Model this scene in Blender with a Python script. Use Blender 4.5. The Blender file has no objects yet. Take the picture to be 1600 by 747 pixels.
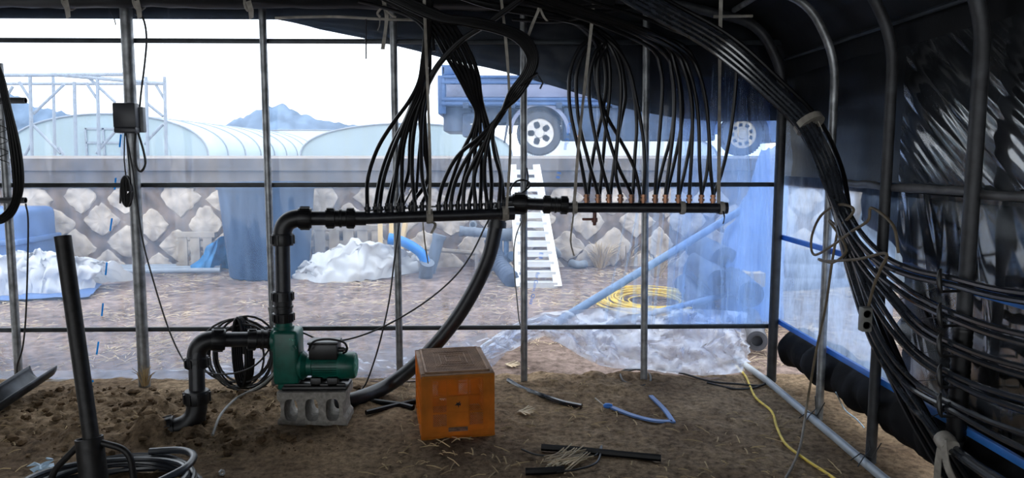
import bpy, bmesh, math, random
from mathutils import Vector, Matrix, Euler, noise
random.seed(7)
SC = bpy.context.scene
COL = SC.collection
PI = math.pi
R = math.radians
# ------------------------------------------------------------------ camera
EYE = Vector((0, 0, 1.45)); PITCH = R(6.3); YAW = R(1.3); FPX = 1160.0
CROT = Euler((PI/2 - PITCH, 0, -YAW)).to_matrix()
cd = bpy.data.cameras.new('camera'); cam = bpy.data.objects.new('camera', cd); COL.objects.link(cam)
cam.location = EYE; cam.rotation_euler = (PI/2 - PITCH, 0, -YAW)
cd.sensor_width = 36; cd.lens = 36*FPX/1600; cd.clip_end = 600
SC.camera = cam

def ray(px, py): return CROT @ Vector(((px-800)/FPX, (373.5-py)/FPX, -1))
def W(px, py, Y):                      # the point of the plane y = Y behind a photo position
    d = ray(px, py); return EYE + d*(Y/d.y)
def G(px, py, z=0.0):                  # the point of the level z
    d = ray(px, py); return EYE + d*((z-EYE.z)/d.z)
def S(px, py, X):                      # the point of the plane x = X
    d = ray(px, py); return EYE + d*(X/d.x)

ORD = 'first second third fourth fifth sixth seventh eighth ninth tenth eleventh twelfth'.split()
YB = 4.64      # end wall posts
XR = 1.785     # side wall posts

# ------------------------------------------------------------------ materials
def nodes(name):
    m = bpy.data.materials.new(name); m.use_nodes = True
    nt = m.node_tree; nt.nodes.clear()
    return m, nt, nt.nodes.new('ShaderNodeOutputMaterial')
def N(nt, t, **kw):
    n = nt.nodes.new(t)
    for k, v in kw.items():
        if k in n.inputs: n.inputs[k].default_value = v
        else: setattr(n, k, v)
    return n
def mat(name, col, rough=.6, metal=0., var=.18, scale=14., bump=0., col2=None, spec=.5, trans=0., detail=5.):
    m, nt, out = nodes(name); L = nt.links.new
    b = N(nt, 'ShaderNodeBsdfPrincipled', Roughness=rough, Metallic=metal)
    b.inputs['Specular IOR Level'].default_value = spec
    tc = N(nt, 'ShaderNodeTexCoord'); nz = N(nt, 'ShaderNodeTexNoise', Scale=scale, Detail=detail)
    L(tc.outputs['Object'], nz.inputs['Vector'])
    cr = N(nt, 'ShaderNodeValToRGB')
    c2 = col2 or tuple(max(0, c*(1-2*var)) for c in col)
    cr.color_ramp.elements[0].position = .3; cr.color_ramp.elements[1].position = .7
    cr.color_ramp.elements[0].color = (*c2, 1); cr.color_ramp.elements[1].color = (*[min(1, c*(1+var)) for c in col], 1)
    L(nz.outputs['Fac'], cr.inputs['Fac']); L(cr.outputs['Color'], b.inputs['Base Color'])
    if bump:
        bp = N(nt, 'ShaderNodeBump', Strength=bump, Distance=.02)
        L(nz.outputs['Fac'], bp.inputs['Height']); L(bp.outputs['Normal'], b.inputs['Normal'])
    if trans:
        tr = N(nt, 'ShaderNodeBsdfTranslucent'); mx = N(nt, 'ShaderNodeMixShader', Fac=trans)
        L(cr.outputs['Color'], tr.inputs['Color']); L(b.outputs[0], mx.inputs[1]); L(tr.outputs[0], mx.inputs[2]); L(mx.outputs[0], out.inputs[0])
    else: L(b.outputs[0], out.inputs[0])
    return m
def film(name, haze, tint=(.62, .8, 1.), lo=.5, hi=1.6, stretch=(9, 9, 1.2), tcol=(.95, .975, 1), gloss=1.0, rough=.06):
    # clear polythene: mostly passes light on, scatters some of it, mirrors some at grazing angles
    m, nt, out = nodes(name); L = nt.links.new
    tc = N(nt, 'ShaderNodeTexCoord'); mp = N(nt, 'ShaderNodeMapping'); mp.inputs['Scale'].default_value = stretch
    nz = N(nt, 'ShaderNodeTexNoise', Scale=1.6, Detail=7., Roughness=.65)
    L(tc.outputs['Object'], mp.inputs['Vector']); L(mp.outputs[0], nz.inputs['Vector'])
    mr = N(nt, 'ShaderNodeMapRange'); mr.inputs['From Min'].default_value = .3; mr.inputs['From Max'].default_value = .75
    mr.inputs['To Min'].default_value = haze*lo; mr.inputs['To Max'].default_value = haze*hi
    L(nz.outputs['Fac'], mr.inputs['Value'])
    t = N(nt, 'ShaderNodeBsdfTransparent', Color=(*tcol, 1)); tl = N(nt, 'ShaderNodeBsdfTranslucent', Color=(*tint, 1))
    m1 = N(nt, 'ShaderNodeMixShader'); L(mr.outputs[0], m1.inputs[0]); L(t.outputs[0], m1.inputs[1]); L(tl.outputs[0], m1.inputs[2])
    fr = N(nt, 'ShaderNodeFresnel', IOR=1.45); mu = N(nt, 'ShaderNodeMath', operation='MULTIPLY'); mu.inputs[1].default_value = gloss
    gl = N(nt, 'ShaderNodeBsdfGlossy', Roughness=rough)
    ge = N(nt, 'ShaderNodeNewGeometry'); mi = N(nt, 'ShaderNodeMapRange')          # both faces of the thin film mirror alike
    mi.inputs['To Min'].default_value = 1.45; mi.inputs['To Max'].default_value = 1/1.45
    L(ge.outputs['Backfacing'], mi.inputs['Value']); L(mi.outputs[0], fr.inputs['IOR'])
    L(fr.outputs[0], mu.inputs[0]); mu.use_clamp = True
    m2 = N(nt, 'ShaderNodeMixShader'); L(mu.outputs[0], m2.inputs[0]); L(m1.outputs[0], m2.inputs[1]); L(gl.outputs[0], m2.inputs[2])
    L(m2.outputs[0], out.inputs[0])
    return m
M = {}
M['film'] = film('clear_film', .13, tint=(.40, .62, 1.))
M['film_pleat'] = film('clear_film_fold', .22, tint=(.60, .78, 1.), stretch=(30, 30, 1), gloss=.15)
M['film_heap'] = film('clear_film_crumpled', .52, gloss=.25, rough=.3, tint=(.84, .89, 1.), stretch=(3, 3, 3), lo=.5, hi=1.4)
M['film_side'] = film('side_film', .22, tint=(.46, .64, 1.), tcol=(.62, .74, .95), gloss=.2, stretch=(9, 9, 2))
M['film_panel'] = film('hazy_side_film', .5, tint=(.50, .66, .95), tcol=(.7, .8, .95), gloss=.3, stretch=(6, 6, 3))
M['film_crease'] = film('creased_film', .012, tint=(.8, .85, .9), gloss=3.6, rough=.09, stretch=(6, 6, 6))
M['black_film'] = mat('black_film', (.006, .007, .009), .42, var=.3, scale=5, bump=.25, spec=.25)
M['black_gloss'] = mat('black_glossy_film', (.006, .007, .008), .22, var=.3, scale=4, bump=.3)
M['roof_film'] = mat('roof_film', (.010, .011, .013), .55, var=.3, scale=4, bump=.3, spec=.2)
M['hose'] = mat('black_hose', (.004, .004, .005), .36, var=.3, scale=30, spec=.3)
M['hose_blue_sheen'] = mat('sheened_hose', (.028, .033, .042), .13, var=.2, scale=20, spec=1.)  # lighter bluish base puts the wall hoses' sheen into the colour
M['ring'] = mat('sheened_coil_hose', (.035, .042, .055), .32, var=.2, scale=12, spec=.9)  # light blue sheen of the coil put into the base colour
M['pipe'] = mat('dark_plastic_pipe', (.014, .015, .02), .38, var=.3, scale=24)
M['coupling'] = mat('black_coupling', (.008, .008, .010), .42, var=.25, scale=30)
M['post'] = mat('galvanised_steel', (.30, .31, .32), .42, metal=.7, var=.25, scale=18)
M['post_dark'] = mat('dark_steel', (.035, .037, .042), .5, metal=.2, var=.25, scale=18)
M['rail'] = mat('rail_steel', (.035, .042, .05), .45, metal=.4, var=.25, scale=12)
M['rail_blue'] = mat('blue_painted_rail', (.05, .24, .72), .32, var=.12, scale=8, trans=.3)
def soilmat(name, dry, damp, s1, s2):
    m, nt, out = nodes(name); L = nt.links.new
    b = N(nt, 'ShaderNodeBsdfPrincipled', Roughness=.95); b.inputs['Specular IOR Level'].default_value = .15
    tc = N(nt, 'ShaderNodeTexCoord'); n1 = N(nt, 'ShaderNodeTexNoise', Scale=s1, Detail=6., Roughness=.6); n2 = N(nt, 'ShaderNodeTexNoise', Scale=s2, Detail=10., Roughness=.75)
    for n in (n1, n2): L(tc.outputs['Object'], n.inputs['Vector'])
    c1 = N(nt, 'ShaderNodeValToRGB'); c2 = N(nt, 'ShaderNodeValToRGB')
    c1.color_ramp.elements[0].position = .36; c1.color_ramp.elements[1].position = .62; c1.color_ramp.elements[0].color = (*damp, 1); c1.color_ramp.elements[1].color = (*dry, 1)
    c2.color_ramp.elements[0].position = .36; c2.color_ramp.elements[1].position = .60; c2.color_ramp.elements[0].color = (.32, .30, .28, 1); c2.color_ramp.elements[1].color = (1.15, 1.12, 1.1, 1)  # dark end of the fine noise paints shade into the bump pits
    mx = N(nt, 'ShaderNodeMixRGB', blend_type='MULTIPLY'); mx.inputs[0].default_value = 1
    L(n1.outputs['Fac'], c1.inputs[0]); L(n2.outputs['Fac'], c2.inputs[0]); L(c1.outputs[0], mx.inputs[1]); L(c2.outputs[0], mx.inputs[2]); L(mx.outputs[0], b.inputs['Base Color'])
    bp = N(nt, 'ShaderNodeBump', Strength=.9, Distance=.02); L(n2.outputs['Fac'], bp.inputs['Height']); L(bp.outputs[0], b.inputs['Normal']); L(b.outputs[0], out.inputs[0]); return m
M['soil'] = soilmat('trodden_soil', (.38, .28, .18), (.17, .117, .073), 1.6, 26)
M['field'] = soilmat('field_soil', (.34, .265, .235), (.20, .15, .13), 1.1, 9)
M['clod'] = mat('soil_clod', (.13, .086, .05), .98, var=.3, scale=20, bump=.6, spec=.1)
M['straw'] = mat('dry_straw', (.50, .37, .20), .8, var=.3, scale=3)
M['straw_pale'] = mat('pale_straw', (.68, .55, .38), .8, var=.3, scale=3)
M['mortar'] = mat('wall_mortar', (.25, .19, .155), .95, var=.35, scale=5, bump=.4)
M['stone'] = mat('wall_stone', (.62, .54, .46), .9, scale=6, bump=.9, col2=(.30, .25, .21), detail=8)
M['concrete'] = mat('wall_concrete', (.17, .148, .135), .9, scale=4, bump=.3, col2=(.095, .08, .075), detail=8)
M['block'] = mat('cement_block', (.30, .28, .255), .95, scale=40, bump=.5, var=.2)
M['green'] = mat('pump_green', (.004, .105, .075), .38, var=.2, scale=14)
M['grille'] = mat('lit_grille_green', (.09, .38, .29), .4, var=.2, scale=14)  # green lightened to stand in for light missing on the motor end
M['black'] = mat('black_enamel', (.008, .008, .009), .4, var=.3)
M['iron'] = mat('blackened_iron', (.018, .017, .017), .5, metal=.3, var=.3, scale=30, bump=.1)
M['trough'] = mat('dark_trough_metal', (.05, .055, .065), .38, metal=.5, var=.3, scale=10)
M['orange'] = mat('orange_plastic', (.80, .34, .045), .45, var=.10, scale=9, trans=.68)
M['dusty'] = mat('dusty_crate_base', (.30, .17, .095), .7, scale=11, col2=(.16, .085, .045), detail=8, trans=.1)
M['red'] = mat('red_plastic', (.75, .04, .01), .4, var=.1, trans=.5)
M['cord'] = mat('brown_cord', (.16, .125, .08), .6, var=.2)
M['yellow'] = mat('yellow_cord', (.78, .56, .07), .55, var=.2)
M['wire'] = mat('black_wire', (.008, .008, .009), .5, var=.2)
M['grey_wire'] = mat('grey_wire', (.25, .25, .24), .5, var=.2)
M['tape'] = mat('pale_tape', (.40, .37, .32), .55, var=.2, scale=20, trans=.2)
M['white_pipe'] = mat('pale_grey_pipe', (.36, .40, .44), .4, var=.15, scale=6)
M['brass'] = mat('brass_fitting', (.34, .17, .10), .4, metal=.7, var=.2)
M['tap'] = mat('red_brown_tap', (.16, .05, .035), .4, var=.2)
M['box'] = mat('black_box_plastic', (.02, .022, .03), .4, var=.2)
M['box_grey'] = mat('grey_box_back', (.25, .27, .30), .5, var=.1)
M['socket'] = mat('grey_socket', (.22, .22, .20), .5, var=.15)
M['white_plastic'] = mat('white_polythene', (.80, .82, .85), .4, var=.06, scale=4, trans=.25)
M['tub'] = mat('blue_tub_plastic', (.012, .05, .13), .5, var=.15, scale=3)
M['blue_pipe'] = mat('blue_pvc', (.03, .24, .72), .4, var=.12)
M['blue_dull'] = mat('dull_blue_pvc', (.13, .22, .38), .45, var=.15)
M['grey_pvc'] = mat('grey_pvc', (.16, .19, .24), .5, var=.15)
M['corr'] = mat('corrugated_grey', (.10, .13, .20), .5, var=.15)
M['blue_bag'] = mat('blue_bag', (.02, .26, .62), .35, var=.2, scale=9, trans=.3)
M['tarp'] = mat('blue_tarp', (.10, .19, .42), .45, var=.15, scale=4)
M['wood'] = mat('weathered_wood', (.42, .36, .30), .8, var=.2, scale=6)
M['wood_yellow'] = mat('yellow_wood', (.66, .47, .22), .7, var=.15, scale=6)
M['alu'] = mat('aluminium', (.82, .83, .84), .38, metal=.25, var=.08, scale=5)
M['roll'] = mat('grey_film_roll', (.10, .105, .125), .4, var=.2, scale=6)
M['roll_dark'] = mat('blue_grey_roll', (.05, .075, .13), .45, var=.2, scale=4)
M['dull_roll'] = mat('dull_film_edge', (.10, .10, .105), .5, var=.3, scale=9)
M['cover'] = mat('dull_black_cover', (.006, .006, .007), .75, var=.3, scale=6, bump=.4, spec=.1)
M['core'] = mat('shaded_card_core', (.07, .075, .09), .6, var=.15)  # core darkened, shade of the hollow bore put into its colour
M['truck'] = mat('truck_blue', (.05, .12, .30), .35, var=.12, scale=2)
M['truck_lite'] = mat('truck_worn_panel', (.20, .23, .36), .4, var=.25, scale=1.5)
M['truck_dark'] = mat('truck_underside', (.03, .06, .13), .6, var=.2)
M['tyre'] = mat('tyre_rubber', (.04, .046, .065), .8, var=.2)
M['rim'] = mat('silver_rim', (.66, .64, .62), .35, metal=.25, var=.1)
M['rim_tan'] = mat('dusty_cream_rim', (.60, .47, .30), .5, var=.12)
M['lamp'] = mat('amber_marker', (.7, .25, .05), .3, var=.05)
M['greenhouse'] = mat('white_greenhouse_film', (.37, .47, .51), .5, var=.07, scale=.6)
M['side_house'] = mat('hazy_blue_film', (.30, .38, .48), .5, var=.1, scale=1)
M['greenhouse_white'] = mat('white_cover_film', (.70, .76, .80), .5, var=.06, scale=.6)
M['frame'] = mat('pale_frame_pipe', (.30, .34, .40), .5, var=.1)
M['hill'] = mat('hazed_wooded_hill', (.14, .20, .29), .95, var=.25, scale=.25, spec=.1)  # distant air haze put into the base colour
M['terrace'] = mat('pale_gravel', (.24, .21, .19), .9, var=.08, scale=2)
M['ink_blue'] = mat('blue_ink', (.03, .24, .85), .6, var=.05, trans=.5)
M['dash'] = mat('cyan_tape', (.01, .42, .80), .5, var=.05, trans=.6)
M['litter'] = mat('pale_blue_litter', (.42, .58, .72), .5, var=.15)
M['steel'] = mat('bright_steel', (.42, .43, .45), .35, metal=.7, var=.1)

# ------------------------------------------------------------------ mesh building
ROOT = {}       # object -> world matrix of its top-level root (parts carry no transform of their own)
class MB:
    def __init__(s): s.v = []; s.f = []; s.m = []
    def add(s, vs, fs, mi=0):
        o = len(s.v); s.v += [Vector(v) for v in vs]
        s.f += [tuple(i+o for i in f) for f in fs]; s.m += [mi]*len(fs); return s
    def box(s, lo, hi, mi=0, rot=None, piv=None):
        (a, b, c), (d, e, g) = lo, hi
        vs = [Vector(p) for p in ((a,b,c),(d,b,c),(d,e,c),(a,e,c),(a,b,g),(d,b,g),(d,e,g),(a,e,g))]
        if rot is not None:
            pv = Vector(piv) if piv is not None else Vector(((a+d)/2, (b+e)/2, (c+g)/2))
            vs = [rot @ (v-pv) + pv for v in vs]
        return s.add(vs, [(0,3,2,1),(4,5,6,7),(0,1,5,4),(1,2,6,5),(2,3,7,6),(3,0,4,7)], mi)
    def rbox(s, lo, hi, r=.01, mi=0, seg=2):
        bm = bmesh.new(); bmesh.ops.create_cube(bm, size=1)
        c = [(lo[i]+hi[i])/2 for i in range(3)]; d = [hi[i]-lo[i] for i in range(3)]
        for v in bm.verts: v.co = Vector([c[i]+v.co[i]*d[i] for i in range(3)])
        bmesh.ops.bevel(bm, geom=bm.edges[:], offset=r, segments=seg, affect='EDGES', profile=.5)
        bm.verts.index_update()
        s.add([v.co.copy() for v in bm.verts], [[v.index for v in f.verts] for f in bm.faces], mi); bm.free(); return s
    def bar(s, p, q, w, h=None, mi=0, up=(0, 0, 1)):
        p, q = Vector(p), Vector(q); d = (q-p).normalized(); h = h or w
        u = d.cross(Vector(up));
        if u.length < 1e-4: u = d.cross(Vector((0, 1, 0)))
        u.normalize(); n = u.cross(d).normalized()
        vs = [b + u*(sx*w/2) + n*(sy*h/2) for b in (p, q) for sx, sy in ((-1,-1),(1,-1),(1,1),(-1,1))]
        return s.add(vs, [(0,1,2,3),(7,6,5,4),(0,4,5,1),(1,5,6,2),(2,6,7,3),(3,7,4,0)], mi)
    def tube(s, pts, r, n=8, mi=0, cap=True):
        pts = [Vector(p) for p in pts]; k = len(pts); rr = r if isinstance(r, (list, tuple)) else [r]*k
        T = [(pts[min(i+1, k-1)]-pts[max(i-1, 0)]).normalized() for i in range(k)]
        a = Vector((0, 0, 1)) if abs(T[0].z) < .9 else Vector((1, 0, 0))
        u = T[0].cross(a).normalized(); vs = []
        for i in range(k):
            u = (u - T[i]*u.dot(T[i]));
            if u.length < 1e-6: u = T[i].orthogonal()
            u.normalize(); w = T[i].cross(u)
            vs += [pts[i] + (u*math.cos(2*PI*j/n) + w*math.sin(2*PI*j/n))*rr[i] for j in range(n)]
        fs = [(i*n+j, i*n+(j+1) % n, (i+1)*n+(j+1) % n, (i+1)*n+j) for i in range(k-1) for j in range(n)]
        if cap: fs += [tuple(range(n-1, -1, -1)), tuple((k-1)*n+j for j in range(n))]
        return s.add(vs, fs, mi)
    def lathe(s, p, axis, prof, n=20, mi=0, cap=True):          # prof: (distance along the axis, radius)
        p = Vector(p); d = Vector(axis).normalized()
        u = d.orthogonal().normalized(); w = d.cross(u); k = len(prof); vs = []
        for t, r in prof: vs += [p + d*t + (u*math.cos(2*PI*j/n) + w*math.sin(2*PI*j/n))*max(r, 1e-4) for j in range(n)]
        fs = [(i*n+j, i*n+(j+1) % n, (i+1)*n+(j+1) % n, (i+1)*n+j) for i in range(k-1) for j in range(n)]
        if cap and prof[0][1] > 1e-3 and prof[0] != prof[-1]: fs.append(tuple(range(n-1, -1, -1)))
        if cap and prof[-1][1] > 1e-3 and prof[0] != prof[-1]: fs.append(tuple((k-1)*n+j for j in range(n)))
        return s.add(vs, fs, mi)
    def grid(s, fn, nu, nv, mi=0):
        o = [fn(i/nu, j/nv) for j in range(nv+1) for i in range(nu+1)]
        return s.add(o, [(j*(nu+1)+i, j*(nu+1)+i+1, (j+1)*(nu+1)+i+1, (j+1)*(nu+1)+i) for j in range(nv) for i in range(nu)], mi)
    def prism(s, poly, h, mi=0):                       # poly: world points of a flat outline, h: extrusion vector
        n = len(poly); h = Vector(h); a = [Vector(p) for p in poly]
        return s.add(a + [p+h for p in a], [tuple(range(n)), tuple(range(2*n-1, n-1, -1))] + [(i, i+n, (i+1) % n+n, (i+1) % n) for i in range(n)], mi)
    def build(s, name, m, parent=None, smooth=True, origin=None, ang=40):
        me = bpy.data.meshes.new(name); o = bpy.data.objects.new(name, me); COL.objects.link(o)
        if parent is not None:
            mw = ROOT[parent]; inv = mw.inverted(); vs = [inv @ v for v in s.v]; o.parent = parent; ROOT[o] = mw
        else:
            if origin is None:
                lo = Vector([min(v[i] for v in s.v) for i in range(3)]); hi = Vector([max(v[i] for v in s.v) for i in range(3)])
                origin = Vector(((lo.x+hi.x)/2, (lo.y+hi.y)/2, lo.z))
            origin = Vector(origin); vs = [v-origin for v in s.v]; o.location = origin; ROOT[o] = Matrix.Translation(origin)
        me.from_pydata([tuple(v) for v in vs], [], s.f)
        for x in (m if isinstance(m, (list, tuple)) else [m]): me.materials.append(M[x] if isinstance(x, str) else x)
        me.polygons.foreach_set('material_index', s.m)
        me.update()
        bm = bmesh.new(); bm.from_mesh(me); bmesh.ops.recalc_face_normals(bm, faces=bm.faces[:]); bm.to_mesh(me); bm.free()
        if smooth:
            me.polygons.foreach_set('use_smooth', [True]*len(me.polygons))
            try: me.set_sharp_from_angle(angle=R(ang))
            except Exception: pass
        return o
def tag(o, label, cat, group=None, kind=None):
    o['label'] = label; o['category'] = cat
    if group: o['group'] = group
    if kind: o['kind'] = kind
    return o
def thing(name, label, cat, loc=(0, 0, 0), rz=0., group=None):
    o = bpy.data.objects.new(name, None); COL.objects.link(o); o.empty_display_size = .1
    o.location = loc; o.rotation_euler = (0, 0, rz)
    ROOT[o] = Matrix.Translation(Vector(loc)) @ Matrix.Rotation(rz, 4, 'Z')
    return tag(o, label, cat, group)
def struct(o, label=None):
    o['kind'] = 'structure'
    if label: o['label'] = label
    return o
def spline(pts, step=6):                               # Catmull-Rom through the points
    P = [Vector(p) for p in pts]
    if len(P) < 3: return P
    P = [P[0]*2-P[1]] + P + [P[-1]*2-P[-2]]; out = []
    for i in range(1, len(P)-2):
        a, b, c, d = P[i-1:i+3]
        for k in range(step):
            t = k/step
            out.append(.5*((2*b) + (c-a)*t + (2*a-5*b+4*c-d)*t*t + (3*b-a-3*c+d)*t**3))
    return out + [P[-2]]
def rounded(pts, r, k=6):                              # polyline with its corners rounded off
    P = [Vector(p) for p in pts]; out = [P[0]]
    for i in range(1, len(P)-1):
        a = (P[i-1]-P[i]).normalized(); b = (P[i+1]-P[i]).normalized()
        p, q = P[i]+a*r, P[i]+b*r
        for j in range(k+1):
            t = j/k; out.append(p*(1-t)**2 + P[i]*2*t*(1-t) + q*t*t)
    return out + [P[-1]]
def PX(L): return [W(x, y, Y) for x, y, Y in L]
def GX(L, z=.01): return [G(a[0], a[1], a[2] if len(a) > 2 else z) for a in L]
def line_thing(name, pts, r, m, label, cat, group=None, n=8, step=6):
    return tag(MB().tube(spline(pts, step), r, n).build(name, m), label, cat, group)
def fbm(x, y, z=0., o=4): return noise.fractal(Vector((x, y, z)), 1.0, 2.0, o, noise_basis='PERLIN_ORIGINAL')
def smooth(a, b, x):
    t = max(0, min(1, (x-a)/(b-a))); return t*t*(3-2*t)

# ------------------------------------------------------------------ SETTING: ground
def hin(x, y):
    h = .012*fbm(x*2.2, y*2.2) + .008*fbm(x*9, y*9, 3)
    lm = smooth(-.55, -1.0, x)*smooth(3.45, 3.75, y)*(1-.85*smooth(4.3, 4.6, y))*(1-.75*smooth(.32, .16, math.hypot((x+.95)*.8, y-3.95)))
    if lm > 0:
        d = noise.voronoi(Vector((x*7, y*7, 1)))[0]; d2 = noise.voronoi(Vector((x*17, y*17, 5)))[0]
        d3 = noise.voronoi(Vector((x*34, y*34, 2)))[0]
        h += lm*(.015 + .075*max(0, .5-d[0])*(1+fbm(x*11, y*11, 4)) + .05*max(0, .5-d2[0]) + .022*max(0, .5-d3[0]) + .04*max(0, fbm(x*4, y*4, 8)+.2))
    h += .10*math.exp(-(((x+1.79)/.085)**2+((y-3.74)/.08)**2)) + .05*math.exp(-(((x+1.62)/.13)**2+((y-3.88)/.06)**2))
    h += .04*smooth(4.25, 4.6, y)*smooth(.8, .2, abs(x-.6))*(.6+fbm(x*5, y*5))
    h += .012*abs(fbm(x*6, y*6, 11))*smooth(3.2, 3.5, y)
    return h
b = MB()
b.grid(lambda u, v: (lambda x, y: (x, y, hin(x, y)))(-3.9+u*6.6, 2.6+v*2.2), 560, 190)
struct(b.build('floor', 'soil', origin=(0, 0, 0), ang=180), 'trodden brown soil floor of the shed, loose clods along the end wall')
b = MB()
b.grid(lambda u, v: (-5+u*8.5, -6+v*8.6, -.005), 8, 6)
struct(b.build('floor_front', 'soil', origin=(0, 0, 0)))
def hout(x, y): return -.004 + .03*fbm(x*1.1, y*1.1, 5)*smooth(4.9, 5.5, y) + .012*fbm(x*6, y*6, 2)
b = MB()
b.grid(lambda u, v: (lambda x, y: (x, y, hout(x, y)))(-9+u*18, 4.72+v*5.16), 300, 90)
struct(b.build('ground', 'field', origin=(0, 0, 0), ang=180), 'strawy brown earth between the shed and the stone wall')
b = MB(); b.grid(lambda u, v: (2.0+u*9, -6+v*10.88, -.03), 8, 8)
struct(b.build('ground_side', 'field', origin=(0, 0, 0)))
# straw: short dry stalks, beyond counting
def strawbed(name, m, n, place, label, lmin=.03, lmax=.14, w=.0035):
    b = MB()
    for _ in range(n):
        x, y, z = place(); a = random.uniform(0, PI); l = random.uniform(lmin, lmax); t = random.uniform(-.12, .2)
        d = Vector((math.cos(a), math.sin(a), 0)); u = Vector((-d.y, d.x, 0))*w*random.uniform(.6, 1.4)
        p = Vector((x, y, z+.006)); q = p + d*l + Vector((0, 0, max(0, l*t)))
        mid = (p+q)/2 + Vector((0, 0, .004)) + u*random.uniform(-1.2, 1.2)
        b.add([p-u, p+u, mid+u, mid-u, q+u, q-u, p+Vector((0,0,w)), mid+Vector((0,0,w*1.6)), q+Vector((0,0,w))],
              [(0, 6, 7, 3), (6, 1, 2, 7), (3, 7, 8, 5), (7, 2, 4, 8)])
    o = b.build(name, m, smooth=False); return tag(o, label, 'straw', kind='stuff')
def pl_out():
    while 1:
        x, y = random.uniform(-6, 6), 4.95+random.random()**1.2*4.55
        if fbm(x*.9, y*1.4, 4)+.32 > random.random()*.75: return x, y, hout(x, y)
strawbed('straw', 'straw_pale', 8500, pl_out, 'dry straw scattered over the earth outside the film wall', .015, .11, .0021)
def pl_in():
    while 1:
        x, y = random.uniform(-3, 1.6), random.uniform(3.0, 4.6)
        if (fbm(x*1.5, y*1.5, 9)+.3)*(1 if x > -.6 else .3) > random.random()*.8: return x, y, hin(x, y)
strawbed('straw', 'straw', 380, pl_in, 'dry straw stalks scattered over the shed soil', .02, .10, .0026)
# loose clods of the dug soil
b = MB()
for _ in range(900):
    x, y = random.uniform(-3.3, -.75), random.uniform(3.5, 4.6); r = .004+.026*random.random()**5
    if math.hypot(x+.93, y-3.98) < .3: continue
    c = Vector((x, y, hin(x, y)+r*.3)); bm = bmesh.new(); bmesh.ops.create_icosphere(bm, subdivisions=2 if r > .02 else 1, radius=r)
    vs = []
    for v in bm.verts:
        k = 1+.8*noise.noise(v.co*(1.2/r)+c*9); vs.append(c+Vector((v.co.x*k, v.co.y*k, v.co.z*k*.75)))
    bm.verts.index_update(); b.add(vs, [[v.index for v in f.verts] for f in bm.faces]); bm.free()
tag(b.build('soil_crumbs', 'clod'), 'dug dark soil clods heaped along the film wall by the pipe', 'soil', kind='stuff')

# ------------------------------------------------------------------ SETTING: retaining wall, terrace, hills
YW = 9.8
b = MB()
b.box((-14, YW, -.2), (14, YW+.4, 1.12), 0)
b.box((-14, YW-.05, 1.06), (14, YW+.42, 1.27), 2); b.box((-14, YW-.09, 1.275), (14, YW+.5, 1.43), 2)
px, pz = .64, .30
for j in range(5):
    for i in range(-14, 15):
        cx = i*px + (j % 2)*px/2 + random.uniform(-.06, .06); cz = .02 + j*pz - .02 + random.uniform(-.04, .04)
        if cz < -.1 or cz > 1.12: continue
        hw, hh = .265+random.uniform(-.07, .03), .26+random.uniform(-.07, .02); ring = []; n = 36
        for k in range(n):
            a = 2*PI*k/n; c, s = math.cos(a), math.sin(a); q = 1/(abs(c)**1.15+abs(s)**1.15)**(1/1.15)
            q *= 1+.13*fbm(cx*3+c*2.5, cz*3+s*2.5, j)+.06*noise.noise(Vector((cx+c*9, cz+s*9, j))); ring.append((cx+hw*q*c, min(1.055, cz+hh*q*s)))
        o = [(x, YW-.004, z) for x, z in ring]; mid = [(cx+(x-cx)*.93, YW-.020-.006*random.random(), cz+(z-cz)*.93) for x, z in ring]
        inn = [(cx+(x-cx)*(.5+.12*random.random()), YW-.030+.014*random.random(), cz+(z-cz)*(.5+.12*random.random())) for x, z in ring]
        b.add(o+mid+inn+[(cx, YW-.024, cz)], [(k, (k+1) % n, n+(k+1) % n, n+k) for k in range(n)] + [(n+k, n+(k+1) % n, 2*n+(k+1) % n, 2*n+k) for k in range(n)] + [(2*n+k, 2*n+(k+1) % n, 3*n) for k in range(n)], 1)
o = b.build('wall_retaining', ['mortar', 'stone', 'concrete'], origin=(0, YW, 0), ang=55)
struct(o, 'stone retaining wall of diamond shaped blocks under a concrete cap')
b = MB(); b.grid(lambda u, v: (-60+120*u, YW+.4+90*v*v, 1.42+.05*smooth(0, .12, v)), 6, 24)
struct(b.build('terrace', 'terrace', origin=(0, YW, 0)))
def hill(name, L, Y, label):
    b = MB(); pts = []
    for k in range(len(L)-1):
        for t in range(8):
            u = t/8; x = L[k][0]*(1-u)+L[k+1][0]*u; y = L[k][1]*(1-u)+L[k+1][1]*u; p = W(x, y, Y)
            pts.append((p.x, p.z+.9*fbm(p.x*.25, 3, 1)*1.2 + .5*noise.noise(Vector((p.x*.9, 1, 2)))))
    n = len(pts); rows = [(0, 1.0), (6, .93), (14, .6), (-4, .55), (-12, 0)]
    rows = [(-14, 0.), (-7, .5), (0, 1.), (8, .6), (16, 0.)]
    for dy, f in rows: b.v += [Vector((x, Y+dy, 1+(z-1)*f)) for x, z in pts]
    for r in range(len(rows)-1):
        for i in range(n-1): b.f.append((r*n+i, r*n+i+1, (r+1)*n+i+1, (r+1)*n+i)); b.m.append(0)
    return struct(b.build(name, 'hill'), label)
hill('hill', [(-120, 175), (-40, 150), (10, 150), (60, 165), (118, 182), (150, 205), (175, 236)], 150, 'low wooded hill behind the bare pipe frame')
hill('hill', [(330, 225), (360, 190), (400, 172), (440, 165), (460, 172), (500, 188), (560, 196), (610, 205), (680, 225)], 150, 'low wooded hill seen across the white tunnels')

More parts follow.
